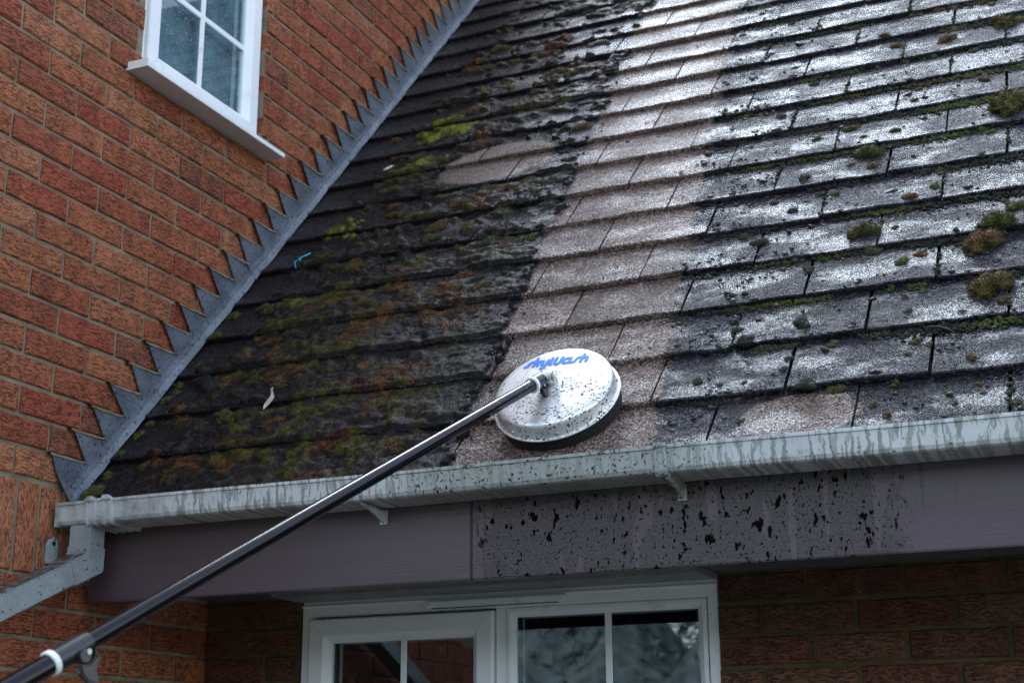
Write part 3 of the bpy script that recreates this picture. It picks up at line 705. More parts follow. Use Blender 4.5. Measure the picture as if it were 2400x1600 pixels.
sq_path('outlet_spigot', [(.119, -.176), (.119, -.236)], .0290, M['pipe'], dp)
e0 = (.119, -.226); c0 = (.119, -.262); c1 = (c0[0]-.075*ca, c0[1]-.075*sa)
sq_path('elbow', [e0, (.119, -.2655), (.119-.088*ca, -.2655-.088*sa)], .0312, M['pipe'], dp, PX0-.0022, PX1+.0022)
L0 = (.119-.07*ca, -.2655-.07*sa); L1 = (.119-.60*ca, -.2655-.60*sa)
sq_path('offset_pipe', [L0, L1], .0282, M['pipe'], dp, PX0+.001, PX1-.001)
sq_path('elbow', [(L1[0]+.06*ca, L1[1]+.06*sa), L1, (L1[0], L1[1]-.06)], .0312, M['pipe'], dp, PX0-.0022, PX1+.0022)
sq_path('down_pipe', [(L1[0], L1[1]-.04), (L1[0], -2.4)], .0282, M['pipe'], dp, PX0+.001, PX1-.001)
lathe('screw', [(.0062, 0), (.0062, .002), (.003, .003)], (PX1+.002, .119-.045*ca, -.2655-.045*sa), (1, 0, 0), M['pipe'], dp, 14)
lug = prism('wall_lug', [(.0, .070, -.262), (.0, .108, -.262), (.0, .110, -.222), (.0, .104, -.207), (.0, .092, -.201), (.0, .079, -.207), (.0, .072, -.222)], (.008, 0, 0), M['pipe'], dp, .001)
lathe('lug_hole', [(.0062, 0), (.0062, .001)], (.0082, .0915, -.217), (1, 0, 0), M['black'], lug, 14)
box('lug_arm', .0, .054, .072, .106, -.268, -.258, M['pipe'], dp, .001)

# ================================================================== ROOF CLEANING TOOL (rotary head on a telescopic pole)
HN = Vector((.02, -.793, .609)).normalized(); HC = Vector((1.285, .194, .067))
HE1 = UPS.cross(HN).normalized(); HE2 = HN.cross(HE1)
if HE1.x < 0: HE1 = -HE1; HE2 = -HE2
if HE2.z < 0: HE2 = -HE2
tool = empty('roof_cleaning_tool', HC - HN*.07); tag(tool, 'round stainless rotary brush head on a long black telescopic pole resting on the roof', 'cleaning tool')
prof = [(.002, .0022), (.03, .0020), (.06, .0014), (.09, .0004), (.115, -.0006), (.127, -.0014), (.1325, -.0034), (.1362, -.0072), (.1382, -.0125), (.1395, -.036), (.1415, -.0385), (.1462, -.0392), (.1470, -.0408), (.1458, -.0428), (.1375, -.0424), (.1355, -.0360), (.1335, -.012), (.12, -.004), (.002, -.001)]
head = lathe('head_cover', prof, HC, HN, M['steel'], tool, 96)
lathe('brush_skirt', [(.118, -.010), (.139, -.0425), (.1405, -.050), (.1395, -.079), (.130, -.083), (.118, -.080)], HC, HN, M['bristle'], tool, 96)
for i in range(8):
    a = R(14 + 45*i); d = HE1*math.cos(a) + HE2*math.sin(a); lathe('rim_bolt', [(.0052, 0), (.0052, .0035), (.0042, .0045)], HC + d*.1385 - HN*.0305, d, M['steel2'], head, 6, False)
# hub and swivel
lathe('hub_plate', [(.027, 0), (.027, .0025), (.0245, .0035)], HC + HN*.0012, HN, M['steel'], tool, 40)
lathe('hub_boss', [(.0165, 0), (.0165, .012), (.013, .016), (.013, .022)], HC + HN*.0035, HN, M['steel2'], tool, 32)
PA = Vector((1.264, .136, .055)); PD = Vector((-.1785, -.859, -.479)).normalized()
KN = HC + HN*.028
sidev = PD.cross(HN).normalized()
cyl('swivel_pin', KN - sidev*.021, KN + sidev*.021, .0078, M['white'], tool, 20)
for sg in (-1, 1): 
    o_ = KN + sidev*.0125*sg
    prism('fork_cheek', [o_ - HN*.014 - PD*.010, o_ - HN*.014 + PD*.010, o_ + HN*.006 + PD*.012, o_ + HN*.012, o_ + HN*.006 - PD*.012], sidev*.003*sg, M['steel2'], tool, .0006)
cyl('pole_tip', PA - PD*.046, PA - PD*.02, .0150, M['white'], tool, 28)
cyl('tip_clamp', PA - PD*.036, PA + PD*.001, .0172, M['black'], tool, 32)
cyl('clamp_ring', PA - PD*.001, PA + PD*.0075, .0186, M['white'], tool, 36)
lev = (sidev*-.35 - HN*.3); dn = Vector((0, 0, -1)); side2 = PD.cross(dn).normalized()
if side2.x < 0: side2 = -side2
def lever(c, sc_, nm='clamp_lever'):
    # cam lever hanging below the clamp, on its right hand side
    u_ = PD.cross(side2).normalized(); u_ = u_ if u_.z < 0 else -u_
    pts = [(-.022, .006), (-.019, .017), (-.006, .021), (.006, .018), (.010, .024), (.006, .038), (-.004, .048), (-.012, .046), (-.013, .032), (-.024, .022)]
    poly = [c + PD*(p*sc_) + u_*(q*sc_) + side2*.006*sc_ for p, q in pts]
    lv = prism(nm, poly, side2*.012*sc_, M['black'], tool, .002*sc_)
    lathe('lever_pin', [(.0035*sc_, 0), (.0035*sc_, .0015)], c + PD*(-.004*sc_) + u_*.012*sc_ + side2*.0185*sc_, side2, M['steel2'], lv, 16)
lever(PA - PD*.016, .82)
cyl('upper_pole', PA - PD*.01, PA + PD*1.42, .01355, M['pole'], tool, 32, bev=.0004)
JC = PA + PD*1.375
cyl('joint_clamp', JC - PD*.062, JC - PD*.001, .0172, M['black'], tool, 32)
cyl('joint_collar', JC - PD*.068, JC - PD*.060, .0156, M['black'], tool, 32)
cyl('clamp_ring', JC - PD*.002, JC + PD*.0085, .0187, M['white'], tool, 36)
cyl('lower_pole', JC, JC + PD*(((-2.395) - JC.z)/PD.z), .0158, M['pole'], tool, 32, bev=.0006)
lever(JC - PD*.036, 1.15)
cyl('lever_pivot', JC - PD*.044 - Vector((0,0,.012)) + side2*.004, JC - PD*.044 - Vector((0,0,.012)) + side2*.024, .010, M['black'], tool, 20)
lathe('pivot_bolt', [(.0042, 0), (.0042, .002)], JC - PD*.048 - Vector((0,0,.007)) + side2*.0245, side2, M['steel2'], tool, 16)
# printed lettering on the head: skyWash in slanted rounded strokes
def stroke(pts, th):
    V = []; F = []; P_ = [Vector(p) for p in pts]; n = len(P_)
    for i, p in enumerate(P_):
        d1 = (P_[i]-P_[max(i-1, 0)]); d2 = (P_[min(i+1, n-1)]-P_[i]); d1 = d1.normalized() if d1.length > 0 else d2.normalized(); d2 = d2.normalized() if d2.length > 0 else d1
        t = (d1+d2).normalized(); nn = Vector((-t.y, t.x)); k = min(1.6, 1/max(.4, t.dot(d1)))
        V += [p + nn*th/2*k, p - nn*th/2*k]
    for i in range(n-1): F.append((2*i, 2*i+1, 2*i+3, 2*i+2))
    return V, F
def arc(cx, cy, r, a0, a1, n=12): return [(cx + r*math.cos(R(a0+(a1-a0)*i/n)), cy + r*math.sin(R(a0+(a1-a0)*i/n))) for i in range(n+1)]
LET = {'s': ([[(-.02, .12), (.22, .13), (.36, .24), (.44, .5), (.52, .76), (.66, .87), (.92, .88)]], .95),
       'k': ([[(.12, 0), (.12, 1.5)], [(.24, .46), (.44, .58), (.72, 1.0)], [(.36, .54), (.52, .42), (.66, 0)]], .86),
       'y': ([[(.12, 1.), (.12, .42), (.2, .2), (.42, .12), (.68, .14)], [(.68, 1.), (.68, -.2), (.56, -.38), (.2, -.4)]], .92),
       'W': ([[(.13, 1.28), (.13, .4), (.2, .2), (.36, .12), (.50, .13)], [(.62, 1.28), (.62, .45), (.7, .22), (.88, .12), (1.06, .12), (1.22, .22), (1.28, .45), (1.28, 1.28)]], 1.48),
       'a': ([arc(.48, .5, .38, 5, 355, 22), [(.86, 1.0), (.86, 0)]], 1.06),
       'h': ([[(.13, 0), (.13, 1.5)], [(.13, .62), (.3, .84), (.5, .88), (.66, .78), (.72, .56), (.72, 0)]], .9)}
V = []; F = []; cx = 0; word = 'skyWash'; total = sum(LET[c][1] for c in word); SCX = .158/(total + .2); SCY = .0235
li = 0
for c in word:
    for st in LET[c][0]:
        pts = [(x_, y_) for (x_, y_) in st]; v_, f_ = stroke(pts, .33); b_ = len(V); li += 1
        for q in v_:
            X_ = (cx + q.x + .22*(q.y-.4))*SCX - .0855; Y_ = q.y*SCY + .0705 + .0
            rr_ = math.hypot(X_, Y_); dz = .0022 - .0028*(rr_/.127)**2 + .00075 + li*.000012
            V.append(HC + HE1*X_ + HE2*Y_ + HN*dz)
        F += [tuple(b_+i for i in f) for f in f_]
    cx += LET[c][1]
me = mesh_of('lettering', V, F, M['blue']); bm = bmesh.new(); bm.from_mesh(me)
for f in bm.faces:
    f.normal_update()
    if f.normal.dot(HN) < 0: f.normal_flip()
bm.to_mesh(me); bm.free()
tag(link('lettering', me, head), 'blue slanted printed lettering')

# ================================================================== MOSS, SILT AND DEBRIS
def rp_np(x, s, h): return np.stack([x, s*CT - h*ST, PZ + s*ST + h*CT], -1)
def left_edge(s): return 1.06 - .045*s
def carpet():
    dx = .0042; nx = int(1.09/dx); ns = int((3.95 - S0)/dx)
    gx = np.linspace(.012, 1.10, nx); gs = np.linspace(S0 + .002, 3.95, ns)
    X, S_ = np.meshgrid(gx, gs, indexing='ij')
    big = fbm(X*5, S_*6.5, 4, 3); mid = fbm(X*19, S_*23, 4, 21); fine = fbm(X*95, S_*95, 3, 40); vf = vnoise(X*230, S_*230, 77)
    t = (S_ - S0)/GAUGE; ph = t - np.floor(t)
    edgeb = np.exp(-((ph - .86)/.13)**2)*.10 + np.exp(-((ph-.06)/.08)**2)*.05       # silt gathers just below each tile edge
    lo = sstep(1.75, .9, S_)                       # heavier near the eaves
    cov = -.040 + .100*lo + edgeb*(.55+.5*lo)
    cov = cov - .20*sstep(.27, .06, X) - .05*sstep(2.2, 3.2, S_)
    cov = cov + .06*np.exp(-((X - left_edge(S_) + .13)/.11)**2)     # swept bank beside the scrubbed strip
    le = left_edge(S_) + (mid-.5)*.10 + (fine-.5)*.05
    cov = cov - .9*sstep(-.02, .025, X - le)
    e = ((X-.66)/.215)**2 + ((S_-1.9)/.16)**2 + (mid-.5)*.9
    cov = cov - .6*sstep(1.25, .85, e)
    for (cx, cs, rx, rs, am) in ((.36, 2.27, .15, .14, .10), (.31, 2.0, .11, .07, .09), (.27, 1.57, .13, .10, .09), (.5, 2.58, .2, .1, .08), (.62, 2.95, .25, .12, .08), (.25, 1.14, .12, .1, .06), (.42, .70, .16, .12, .05), (.36, .42, .2, .09, .06), (.62, .52, .12, .08, .04)):
        cov = cov + am*np.exp(-((X-cx)/rx)**2 - ((S_-cs)/rs)**2)
    d = .50*big + .50*mid - .50 + cov
    hgt = np.clip(d*.070, -.012, .008); on = sstep(.0, .06, d)
    hgt = hgt + on*((fine-.5)*.0045 + (vf-.5)*.0022 + np.clip(mid-.52, 0, 1)*.024)
    base = tile_h(S_); b2 = tile_h(S_ - .006); bs = np.minimum(base, b2)
    H_ = bs + hgt
    keep = d > -.012
    # colours
    n1 = fbm(X*9, S_*9, 4, 90); n2 = fbm(X*60, S_*60, 3, 95); n3 = fbm(X*13+7, S_*16, 4, 120)
    c = np.zeros(X.shape + (3,)); dk = np.array((.0080, .0064, .0056)); gy = np.array((.020, .017, .015))
    c[:] = dk; c += (gy-dk)*sstep(.45, .7, n2)[..., None]
    def lay(mask, a, b):
        nonlocal c
        cc = np.array(a) + (np.array(b)-np.array(a))*sstep(.35, .7, n2)[..., None]; c = c*(1-mask[..., None]) + cc*mask[..., None]
    hi = sstep(.002, .009, hgt)
    rl = sstep(1.0, .75, X)
    lay(sstep(.51, .58, n1)*hi*.95*rl, (.020, .008, .003), (.105, .038, .010))
    lay(sstep(.50, .58, n3)*hi*.95*rl, (.012, .013, .003), (.058, .053, .008))
    for (cx, cs, rx, rs, am) in ((.36, 2.27, .12, .13, 1.), (.31, 2.0, .10, .06, 1.), (.27, 1.57, .12, .09, .75), (.5, 2.58, .10, .05, .8), (.25, 1.14, .10, .08, .4)):
        e = np.exp(-((X-cx)/rx)**2 - ((S_-cs)/rs)**2)*am
        lay(np.clip(sstep(.25, .6, e*(.5+n3))*sstep(.0, .008, hgt), 0, 1), (.040, .046, .005), (.17, .165, .014))
    wl = sstep(.085, .03, X)*sstep(.3, .6, n1+.15)
    lay(wl, (.022, .034, .008), (.075, .10, .02))
    idx = -np.ones(X.shape, dtype=np.int64); kv = keep.copy()
    kv[:-1] |= keep[1:]; kv[1:] |= keep[:-1]; kv[:, :-1] |= keep[:, 1:]; kv[:, 1:] |= keep[:, :-1]
    idx[kv] = np.arange(kv.sum())
    q = kv[:-1, :-1] & kv[1:, :-1] & kv[1:, 1:] & kv[:-1, 1:]
    F_ = np.stack([idx[:-1, :-1][q], idx[1:, :-1][q], idx[1:, 1:][q], idx[:-1, 1:][q]], -1)
    V_ = rp_np(X[kv], S_[kv], H_[kv]); C_ = c[kv]
    # blades standing on the moss
    mossy = np.clip((c[..., :2].max(-1) - .022)/.03, 0, 1)*(d > .01) + .12*(d > .02); cand = np.argwhere(rng.uniform(0, 1, d.shape) < mossy); cand = cand[rng.choice(len(cand), min(130000, len(cand)), replace=False)]
    px = X[cand[:, 0], cand[:, 1]] + rng.normal(0, .002, len(cand)); ps = S_[cand[:, 0], cand[:, 1]] + rng.normal(0, .002, len(cand)); ph_ = H_[cand[:, 0], cand[:, 1]]
    cc = c[cand[:, 0], cand[:, 1]]*rng.uniform(.7, 1.6, (len(cand), 1))
    return V_, F_, C_, (px, ps, ph_, cc)
cv, cf, cc_, bl = carpet()
o = link('moss_carpet', npmesh('moss_carpet', cv, cf, M['carpet'], cc_, True)); tag(o, 'wet carpet of dark silt and rusty green moss smothering the tiles by the wall', 'moss', kind='stuff')
def blades(px, ps, ph_, cc, L0, L1, wdt):
    n = len(px); a = rng.uniform(0, 2*np.pi, n); tl = rng.uniform(.2, 1.1, n); L = rng.uniform(L0, L1, n)
    dxx = np.cos(a)*np.sin(tl)*L; dss = np.sin(a)*np.sin(tl)*L; dh = np.cos(tl)*L
    wx = -np.sin(a)*wdt; ws = np.cos(a)*wdt
    b0 = rp_np(px-wx, ps-ws, ph_-.001); b1 = rp_np(px+wx, ps+ws, ph_-.001); tp = rp_np(px+dxx, ps+dss, ph_+dh)
    V_ = np.stack([b0, b1, tp], 1).reshape(-1, 3); F_ = np.arange(3*n).reshape(-1, 3); C_ = np.repeat(cc, 3, 0); C_[2::3] *= 1.35
    return V_, F_, C_
V_, F_, C_ = blades(*bl, .0035, .0085, .0010)
o = link('moss_shoots', npmesh('moss_shoots', V_, F_, M['fringe'], C_)); tag(o, 'fine moss shoots bristling from the wet carpet by the wall', 'moss', kind='stuff')

OCT = np.array([(1, 0, 0), (-1, 0, 0), (0, 1, 0), (0, -1, 0), (0, 0, 1), (0, 0, -.5)], float); OF = np.array([(0, 2, 4), (2, 1, 4), (1, 3, 4), (3, 0, 4), (2, 0, 5), (1, 2, 5), (3, 1, 5), (0, 3, 5)])
def lumps(x, s, h, r, flat, col):
    n = len(x); v = OCT[None]*(1 + rng.uniform(-.45, .45, (n, 6, 3))) + rng.normal(0, .16, (n, 6, 3))
    a = rng.uniform(0, 2*np.pi, n); ca_, sa_ = np.cos(a)[:, None], np.sin(a)[:, None]
    vx = (v[..., 0]*ca_ - v[..., 1]*sa_)*r[:, None]*rng.uniform(.8, 1.7, (n, 1)); vy = (v[..., 0]*sa_ + v[..., 1]*ca_)*r[:, None]; vz = v[..., 2]*r[:, None]*flat
    V_ = rp_np(x[:, None]+vx, s[:, None]+vy, h[:, None]+vz).reshape(-1, 3)
    F_ = (OF[None] + (np.arange(n)*6)[:, None, None]).reshape(-1, 3)
    return V_, F_, np.repeat(col, 6, 0)
# dark crumbs over the unwashed tiles, thickest along the edge of the scrubbed strip
n = 70000; x = rng.uniform(1.25, 2.75, n); s = rng.uniform(S0, 3.9, n)
re = 1.545 - .078*s; dist = x - re - (fbm(x*11, s*11, 3, 5)-.5)*.22
dens = .85*np.exp(-((dist-.10)/.10)**2)*(dist > -.03) + .16*(dist > 0)
ph = ((s-S0)/GAUGE) % 1; dens *= .55 + .9*np.exp(-((ph-.9)/.12)**2) + .35*np.exp(-((ph-.05)/.06)**2)
dens *= sstep(.42, .62, fbm(x*24, s*24, 4, 8))*1.4
el = ((x-1.83)/.128)**2 + ((s-.29)/.085)**2; dens *= (el > 1.05)
k = rng.uniform(0, 1, n) < dens; x, s = x[k], s[k]; r = np.clip(rng.lognormal(-6.15, .6, len(x)), .001, .011)
col = np.array((.018, .0155, .013))*rng.uniform(.6, 1.9, (len(x), 1)); gm = rng.uniform(0, 1, len(x)) < .10; col[gm] = np.array((.045, .044, .013))
A1 = lumps(x, s, tile_h(s) + r*.15, r, .7, col)
# loose bits left on the scrubbed strip and on its left bank
n = 1500; x2 = rng.uniform(.92, 1.5, n); s2 = rng.uniform(.24, 3.3, n); dl = x2 - left_edge(s2); k = rng.uniform(0, 1, n) < (.06 + .95*np.exp(-(dl/.035)**2)); x2, s2 = x2[k], s2[k]
hd = (x2-1.28)**2 + (s2-.39)**2 > .16**2; x2, s2 = x2[hd], s2[hd]; r2 = np.clip(rng.lognormal(-5.9, .5, len(x2)), .001, .008)
A2 = lumps(x2, s2, tile_h(s2) + r2*.15, r2, .7, np.array((.02, .016, .014))*rng.uniform(.7, 1.6, (len(x2), 1)))
V_ = np.vstack([A1[0], A2[0]]); F_ = np.vstack([A1[1], A2[1] + len(A1[0])]); C_ = np.vstack([A1[2], A2[2]])
o = link('debris_crumbs', npmesh('debris_crumbs', V_, F_, M['crumbs'], C_)); tag(o, 'dark crumbs of loosened moss scattered over the wet tiles', 'debris', kind='stuff')
# moss fringe in the shelter of each tile edge on the right
xs_, ss_, hs_, rs_, cs_ = [], [], [], [], []
for i in range(1, 20):
    se = S0 + GAUGE*i; n = 1150; x = rng.uniform(1.40, 2.72, n); f_ = fbm(x*7.5, np.full(n, i*3.7), 4, 31)
    k = rng.uniform(0, 1, n) < sstep(.44, .60, f_ + .06*sstep(1.5, 1.9, x) - .25*sstep(1.62 - .078*se, 1.50 - .078*se, x)); x = x[k]; f_ = f_[k]
    off = np.abs(rng.normal(0, .010, len(x)))*np.clip(1+3*(f_-.5), .4, 2.2)*(1 + .8*sstep(1.8, 2.3, x)); s = se - .001 - off
    r = rng.uniform(.0025, .0065, len(x))*(1 - off*9).clip(.4, 1)*(1 + .35*sstep(1.75, 2.25, x))
    g = fbm(x*4, np.full(len(x), i*1.3), 3, 66); t_ = sstep(.42, .62, g)[:, None]
    c = (np.array((.014, .015, .009))*(1-t_) + np.array((.045, .052, .008))*t_)*rng.uniform(.5, 1.7, (len(x), 1))
    xs_.append(x); ss_.append(s); hs_.append(tile_h(s) + r*.35); rs_.append(r); cs_.append(c)
# moss plugs in the upright joints
for i in range(0, 20):
    x0 = (.145 if i % 2 == 0 else .29)
    for j in range(4, 10):
        xj = x0 + .3*j
        if xj < 1.50 or random.random() < .35: continue
        n = random.randint(6, 26); s = S0 + GAUGE*i + np.sort(rng.uniform(.0, .19, n)); x = xj + rng.normal(0, .0025, n); r = rng.uniform(.002, .0065, n)
        xs_.append(x); ss_.append(s); hs_.append(tile_h(s) + r*.1); rs_.append(r); cs_.append(np.array((.030, .030, .014))*rng.uniform(.4, 1.9, (n, 1)))
x, s, h, r, c = map(np.concatenate, (xs_, ss_, hs_, rs_, cs_))
L_ = lumps(x, s, h, r, .95, c)
kk = rng.choice(len(x), min(9000, len(x)*2)); B_ = blades(x[kk] + rng.normal(0, .003, len(kk)), s[kk] + rng.normal(0, .003, len(kk)), h[kk] + r[kk]*.3, c[kk]*1.2, .003, .007, .0009)
V_ = np.vstack([L_[0], B_[0]]); F_ = np.vstack([L_[1], B_[1] + len(L_[0])]); C_ = np.vstack([L_[2], B_[2]])
o = link('moss_fringe', npmesh('moss_fringe', V_, F_, M['fringe'], C_)); tag(o, 'green moss fringe sheltering under the tile edges', 'moss', kind='stuff')

# ---- single moss cushions on the unwashed tiles
def cushion_mesh(seed):
    rr = np.random.default_rng(seed); bm = bmesh.new(); bmesh.ops.create_icosphere(bm, subdivisions=4, radius=1)
    V = np.array([v.co[:] for v in bm.verts]); Fc = np.array([[v.index for v in f.verts] for f in bm.faces]); bm.free()
    ang = np.arctan2(V[:, 1], V[:, 0]); rad = 1 + .22*np.sin(2*ang + seed) + .13*np.sin(3*ang + 2.3*seed) + .08*np.sin(5*ang + seed*1.7)
    nz = fbm(V[:, 0]*3.5 + 9 + seed*5, V[:, 1]*3.5 + V[:, 2]*2, 4, seed); n2 = fbm(V[:, 0]*11 + seed, V[:, 1]*11 + V[:, 2]*7, 2, seed+9)
    V = V*(1 + (nz-.5)*.75 + (n2-.5)*.55)[:, None]; V[:, :2] *= rad[:, None]; V[:, 2] = np.where(V[:, 2] < 0, V[:, 2]*.25, V[:, 2])
    N = 1500; pick = rr.choice(np.where(V[:, 2] > -.02)[0], N); b = V[pick]; d = b/np.linalg.norm(b, axis=1)[:, None] + rr.normal(0, .45, (N, 3)); d /= np.linalg.norm(d, axis=1)[:, None]
    L = rr.uniform(.10, .34, (N, 1)); sd_ = np.cross(d, rr.normal(0, 1, (N, 3))); sd_ /= np.linalg.norm(sd_, axis=1)[:, None]; wd = .028
    B = np.stack([b - sd_*wd, b + sd_*wd, b + d*L], 1).reshape(-1, 3); BF = np.arange(3*N).reshape(-1, 3) + len(V)
    cz = np.clip(np.concatenate([V[:, 2], B[:, 2]]), 0, 1); C = np.stack([cz, cz, cz], -1)
    return npmesh('moss_cushion', np.vstack([V, B]), np.vstack([Fc, BF]), M['cushion'], C)
CM = [cushion_mesh(i+1) for i in range(7)]
CUSH = [(2.184,1.868,.046),(2.001,1.884,.026),(1.996,1.794,.023),(1.68,2.065,.035),(1.63,2.271,.026),(1.689,2.255,.018),(1.82,1.687,.046),(1.732,1.647,.032),(1.888,1.502,.071),(1.844,1.443,.024),(1.903,1.407,.035),(1.946,1.439,.022),(2.083,1.312,.025),(2.071,1.233,.037),(2.011,1.192,.037),(1.908,1.044,.072),(1.981,1.047,.02),(1.934,.955,.051),(2.049,.902,.034),(2.185,.904,.094),(2.222,.987,.076),(2.263,1.064,.054),(2.237,1.11,.023),(2.204,1.512,.034),(2.196,1.465,.015),(2.251,1.642,.123),(2.247,2.036,.019),(2.074,2.216,.06),(1.921,2.244,.046),(2.152,2.097,.039),(2.236,2.263,.084),(2.283,2.277,.049),(2.036,2.503,.042),(2.087,2.488,.036),(2.202,2.45,.036),(1.877,2.342,.036),(2.046,1.47,.015),(1.652,1.29,.024),(1.711,1.22,.03),(1.594,1.124,.038),(1.641,1.075,.046),(1.723,1.399,.04),(1.777,1.299,.026),(1.814,1.291,.034),(2.182,1.364,.025),(1.603,1.857,.039),(1.657,1.904,.024),(1.545,2.647,.028),(1.951,1.611,.031),(1.865,1.604,.02),(2.007,.874,.041),(1.785,.902,.035),(2.06,.737,.023),(2.02,.713,.019),(2.204,.706,.098),(2.253,.765,.035),(2.234,.64,.034),(1.796,.652,.049),(1.874,.555,.032),(1.676,.596,.046),(1.708,.574,.029),(1.645,.655,.03),(2.054,.524,.034),(2.082,.504,.021),(2.04,.471,.021),(1.781,.511,.025),(1.777,.466,.025),(1.836,.388,.046),(1.898,.376,.042),(2.169,.43,.027),(2.185,.342,.016),(2.194,.305,.013),(2.141,.277,.014),(2.258,.256,.025),(2.01,.255,.023),(1.978,.301,.021),(1.706,.284,.024),(1.608,.506,.016),(1.663,.492,.014),(1.695,.426,.016),(1.587,.452,.032),(2.033,.647,.022)]
SPECIAL = {(2.185, .904): ('tall domed moss cushion with a rusty red crown', (1., 0)), (2.204, .706): ('broad golden green moss cushion, widest mound on the lower tiles', (.6, 0)), (2.251, 1.642): ('widest ragged green moss mat on the upper right tiles', (.25, 0)),
           (1.908, 1.044): ('oval olive moss cushion with a grey green front beside a tile joint', (.35, .15)), (1.888, 1.502): ('long yellow green moss cushion lying along one tile', (.1, 0)), (2.222, .987): ('yellow green moss cushion behind the rusty crowned one', (.15, 0)), (2.236, 2.263): ('large olive moss cushion near the top right of the roof', (.3, .1)),
           (2.007, .874): ('small bright green pincushion of moss alone on a clean looking tile', (.0, 0)), (1.796, .652): ('grey green moss cushion close to the scrubbed strip', (.0, .8)), (1.836, .388): ('knobbly grey green moss lumps above the pale oval on the eaves tile', (0., .85)), (1.898, .376): ('brownish moss lump beside the grey green ones above the pale oval', (.8, .2))}
for i, (x, s, wd) in enumerate(CUSH):
    o = link('moss_cushion', CM[i % 7]); h = float(tile_h(s)); rr = random.Random(i*3+1)
    sp = SPECIAL.get((x, s))
    if sp: lab, (ru, gr) = sp; grp = None
    else:
        near = x < 1.80
        if near: ru, gr = rr.uniform(0, .3), rr.uniform(.7, 1.); lab = 'grey green moss tuft among crumbs near the scrubbed strip'; grp = 'grey moss tufts near the strip'
        elif rr.random() < .35: ru, gr = rr.uniform(.7, 1.), rr.uniform(0, .2); lab = 'small rusty brown moss tuft on the unwashed tiles'; grp = 'rusty moss tufts on the tiles'
        else: ru, gr = rr.uniform(0, .3), rr.uniform(0, .35); lab = 'small olive green moss tuft on the unwashed tiles'; grp = 'olive moss tufts on the tiles'
    ordn = ('lowest', 'second', 'third', 'fourth', 'fifth', 'sixth', 'seventh', 'eighth', 'ninth', 'tenth', 'eleventh', 'twelfth', 'thirteenth')[min(12, int((s-S0)/GAUGE))]
    if not sp: lab = lab.replace(' on the unwashed tiles', '').replace(' among crumbs near the scrubbed strip', ' near the scrubbed strip') + ' on the ' + ordn + (' tile course' if ordn == 'lowest' else ' tile course up')
    tag(o, lab, 'moss', grp); o.color = (ru, gr, 0, 1)
    hz = .62 if wd > .06 else .42
    o.matrix_world = Matrix.Translation(RP(x, s, h - .001)) @ rot @ Matrix.Rotation(rr.uniform(0, 6.28) if wd < .05 else rr.uniform(-.4, .4), 4, 'Z') @ Matrix.Diagonal((wd*.43, wd*.36, wd*.5*hz, 1))

# ---- single raised moss clumps in the grimy area beside the wall
rr = random.Random(77); placed = []; tries = 0
while len(placed) < 64 and tries < 4000:
    tries += 1
    x = rr.uniform(.14, .95); s = rr.uniform(.22, 1.75) if rr.random() < .75 else rr.uniform(1.75, 3.3)
    ph = ((s-S0)/GAUGE) % 1
    if rr.random() > .35 + .65*(ph > .62): continue
    if ((x-.66)/.24)**2 + ((s-1.9)/.19)**2 < 1 or (abs(x-.43) < .05 and abs(s-.56) < .07): continue
    wd = rr.uniform(.022, .062)
    if any(math.hypot(x-a_, s-b_) < (wd+c_)*.6 for a_, b_, c_ in placed): continue
    placed.append((x, s, wd))
    o = link('moss_clump', CM[rr.randrange(7)]); k = rr.random(); ci = min(12, int((s-S0)/GAUGE))
    if k < .5: kind_, o.color = 'rusty brown', (1., .15, 0, 1)
    elif k < .8: kind_, o.color = 'olive', (.25, .25, 0, 1)
    else: kind_, o.color = 'blackish', (.2, .95, 0, 1)
    size_ = 'wide' if wd > .045 else 'small'
    tag(o, size_ + ' ' + kind_ + ' moss clump in the grime on the ' + ('lowest', 'second', 'third', 'fourth', 'fifth', 'sixth', 'seventh', 'eighth', 'ninth', 'tenth', 'eleventh', 'twelfth', 'thirteenth')[ci] + ' tile course', 'moss', 'raised moss clumps in the grime')
    o.matrix_world = Matrix.Translation(RP(x, s, float(tile_h(s)) + .001)) @ rot @ Matrix.Rotation(rr.uniform(-.5, .5), 4, 'Z') @ Matrix.Diagonal((wd*.6, wd*.38, wd*.24, 1))

# ---- odd bits lying on the roof
def flat_piece(nm, pts, th, mat, lab, cat):
    poly = [RP(x, s, float(tile_h(s)) + h) for (x, s, h) in pts]; o = prism(nm, poly, NRM*th, mat, None, 0); return tag(o, lab, cat)
fe = []
for i in range(9): t_ = i/8; fe.append((.4245 + .012*t_ + .006*math.sin(math.pi*t_), .532 + .062*t_, .020 + .012*t_))
for i in range(8, -1, -1): t_ = i/8; fe.append((.4245 + .012*t_ - .007*math.sin(math.pi*t_)*(1-.3*t_), .532 + .062*t_, .024 + .012*t_))
flat_piece('feather', fe[:-1], .0008, M['leaf'], 'small white feather caught in the dark moss', 'feather')
off = empty('plastic_offcut', RP(.165, 1.375, 0)); tag(off, 'bright cyan sliver of plastic lying near the lead flashing', 'plastic scrap')
def rpt(x, s, h): return RP(x, s, float(tile_h(s)) + h)
tube('strip', [rpt(.153, 1.345, .012), rpt(.1475, 1.360, .014), rpt(.159, 1.378, .016), rpt(.171, 1.394, .016), rpt(.1825, 1.410, .015)], .0017, M['cyan'], off)
tube('stub', [rpt(.159, 1.378, .016), rpt(.169, 1.362, .013)], .0015, M['cyan'], off)
flat_piece('pale_leaf', [(.222, 1.972, .012), (.232, 1.985, .016), (.246, 1.994, .018), (.257, 1.992, .016), (.250, 1.980, .014), (.236, 1.972, .012)], .001, M['leaf'], 'pale dried leaf beside bright yellow green moss', 'leaf')
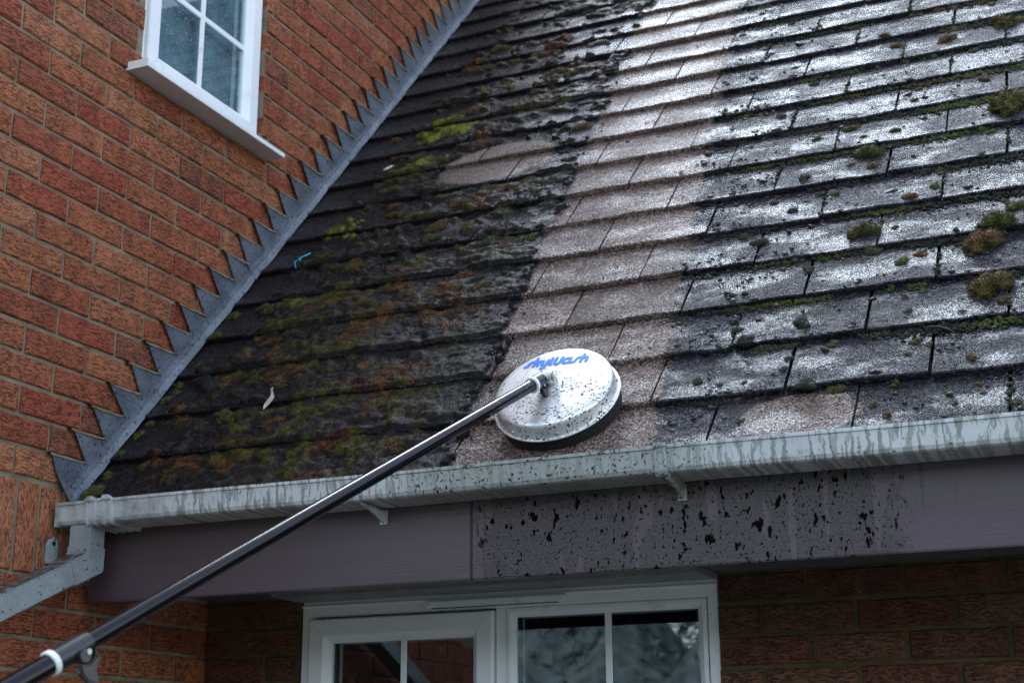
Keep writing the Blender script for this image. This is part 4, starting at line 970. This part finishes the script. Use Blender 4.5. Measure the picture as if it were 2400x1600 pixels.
tag(tube('twig', [rpt(2.068, .574, .006), rpt(2.085, .570, .010), rpt(2.104, .563, .010), rpt(2.122, .550, .008), rpt(2.137, .536, .004)], [.0012, .0017, .002, .0018, .0012], M['twig']), 'thin brown twig lying across a tile joint', 'twig')

# ---- green moss tuft at the foot of the flashing
for (x, s, wd, lab) in ((.050, .245, .055, 'bright green moss tuft at the foot of the lead flashing'), (.045, .33, .03, 'small green moss tuft along the lead flashing'), (.043, .41, .028, 'small green moss tuft along the lead flashing'), (.043, .50, .03, 'small green moss tuft along the lead flashing'), (.045, .56, .024, 'small green moss tuft along the lead flashing'), (.045, .66, .03, 'small green moss tuft along the lead flashing'), (.044, .74, .026, 'small green moss tuft along the lead flashing'), (.048, .98, .034, 'small green moss tuft along the lead flashing'), (.046, 1.1, .04, 'small green moss tuft along the lead flashing')):
    if wd < .05: lab = lab.replace('small', 'tiny' if wd < .029 else 'small') + ' on the ' + ('lowest', 'second', 'third', 'fourth', 'fifth')[min(4, int((s-S0)/GAUGE))] + ' tile course'
    o = link('moss_tuft', CM[int(s*50) % 7]); tag(o, lab, 'moss', None if wd > .05 else 'green tufts along the flashing'); o.color = (0, .1, 0, 1)
    o.matrix_world = Matrix.Translation(RP(x, s, float(tile_h(s)))) @ rot @ Matrix.Diagonal((wd*.42, wd*.5, wd*.3, 1))

# ---- hedge far behind the camera, seen only as a reflection in the panes
N = 90; V = []; F = []
for i in range(N+1):
    for j in range(9):
        a = math.pi*j/8; xx = -30 + 60*i/N; hh = 4.0 + .35*math.sin(i*.9) + .3*math.sin(i*2.3); V.append((xx, -15 + 1.8*math.cos(a) + .3*random.random(), -2.4 + hh*math.sin(a)*(.9+.2*random.random())))
for i in range(N):
    for j in range(8): F.append((i*9+j, (i+1)*9+j, (i+1)*9+j+1, i*9+j+1))
hb = len(V)
for i in range(40000):
    xx = random.uniform(-30, 30); j = random.uniform(.1, .9); k = (xx+30)/60*N; hh = 4.0 + .35*math.sin(k*.9) + .3*math.sin(k*2.3) + 1.1*abs(math.sin(k*.37))*random.random()**2
    a = math.pi*j; c = Vector((xx, -15 + 1.9*math.cos(a), -2.4 + hh*math.sin(a))); d1 = Vector((random.gauss(0, 1), random.gauss(0, 1), random.gauss(0, 1)))*.07; d2 = Vector((random.gauss(0, 1), random.gauss(0, 1), random.gauss(0, 1)))*.07
    b_ = len(V); V += [c, c + d1, c + d2]; F.append((b_, b_+1, b_+2))
tag(link('garden_hedge', mesh_of('garden_hedge', V, F, M['hedge'])), 'dense green hedge across the far end of the garden', 'hedge')
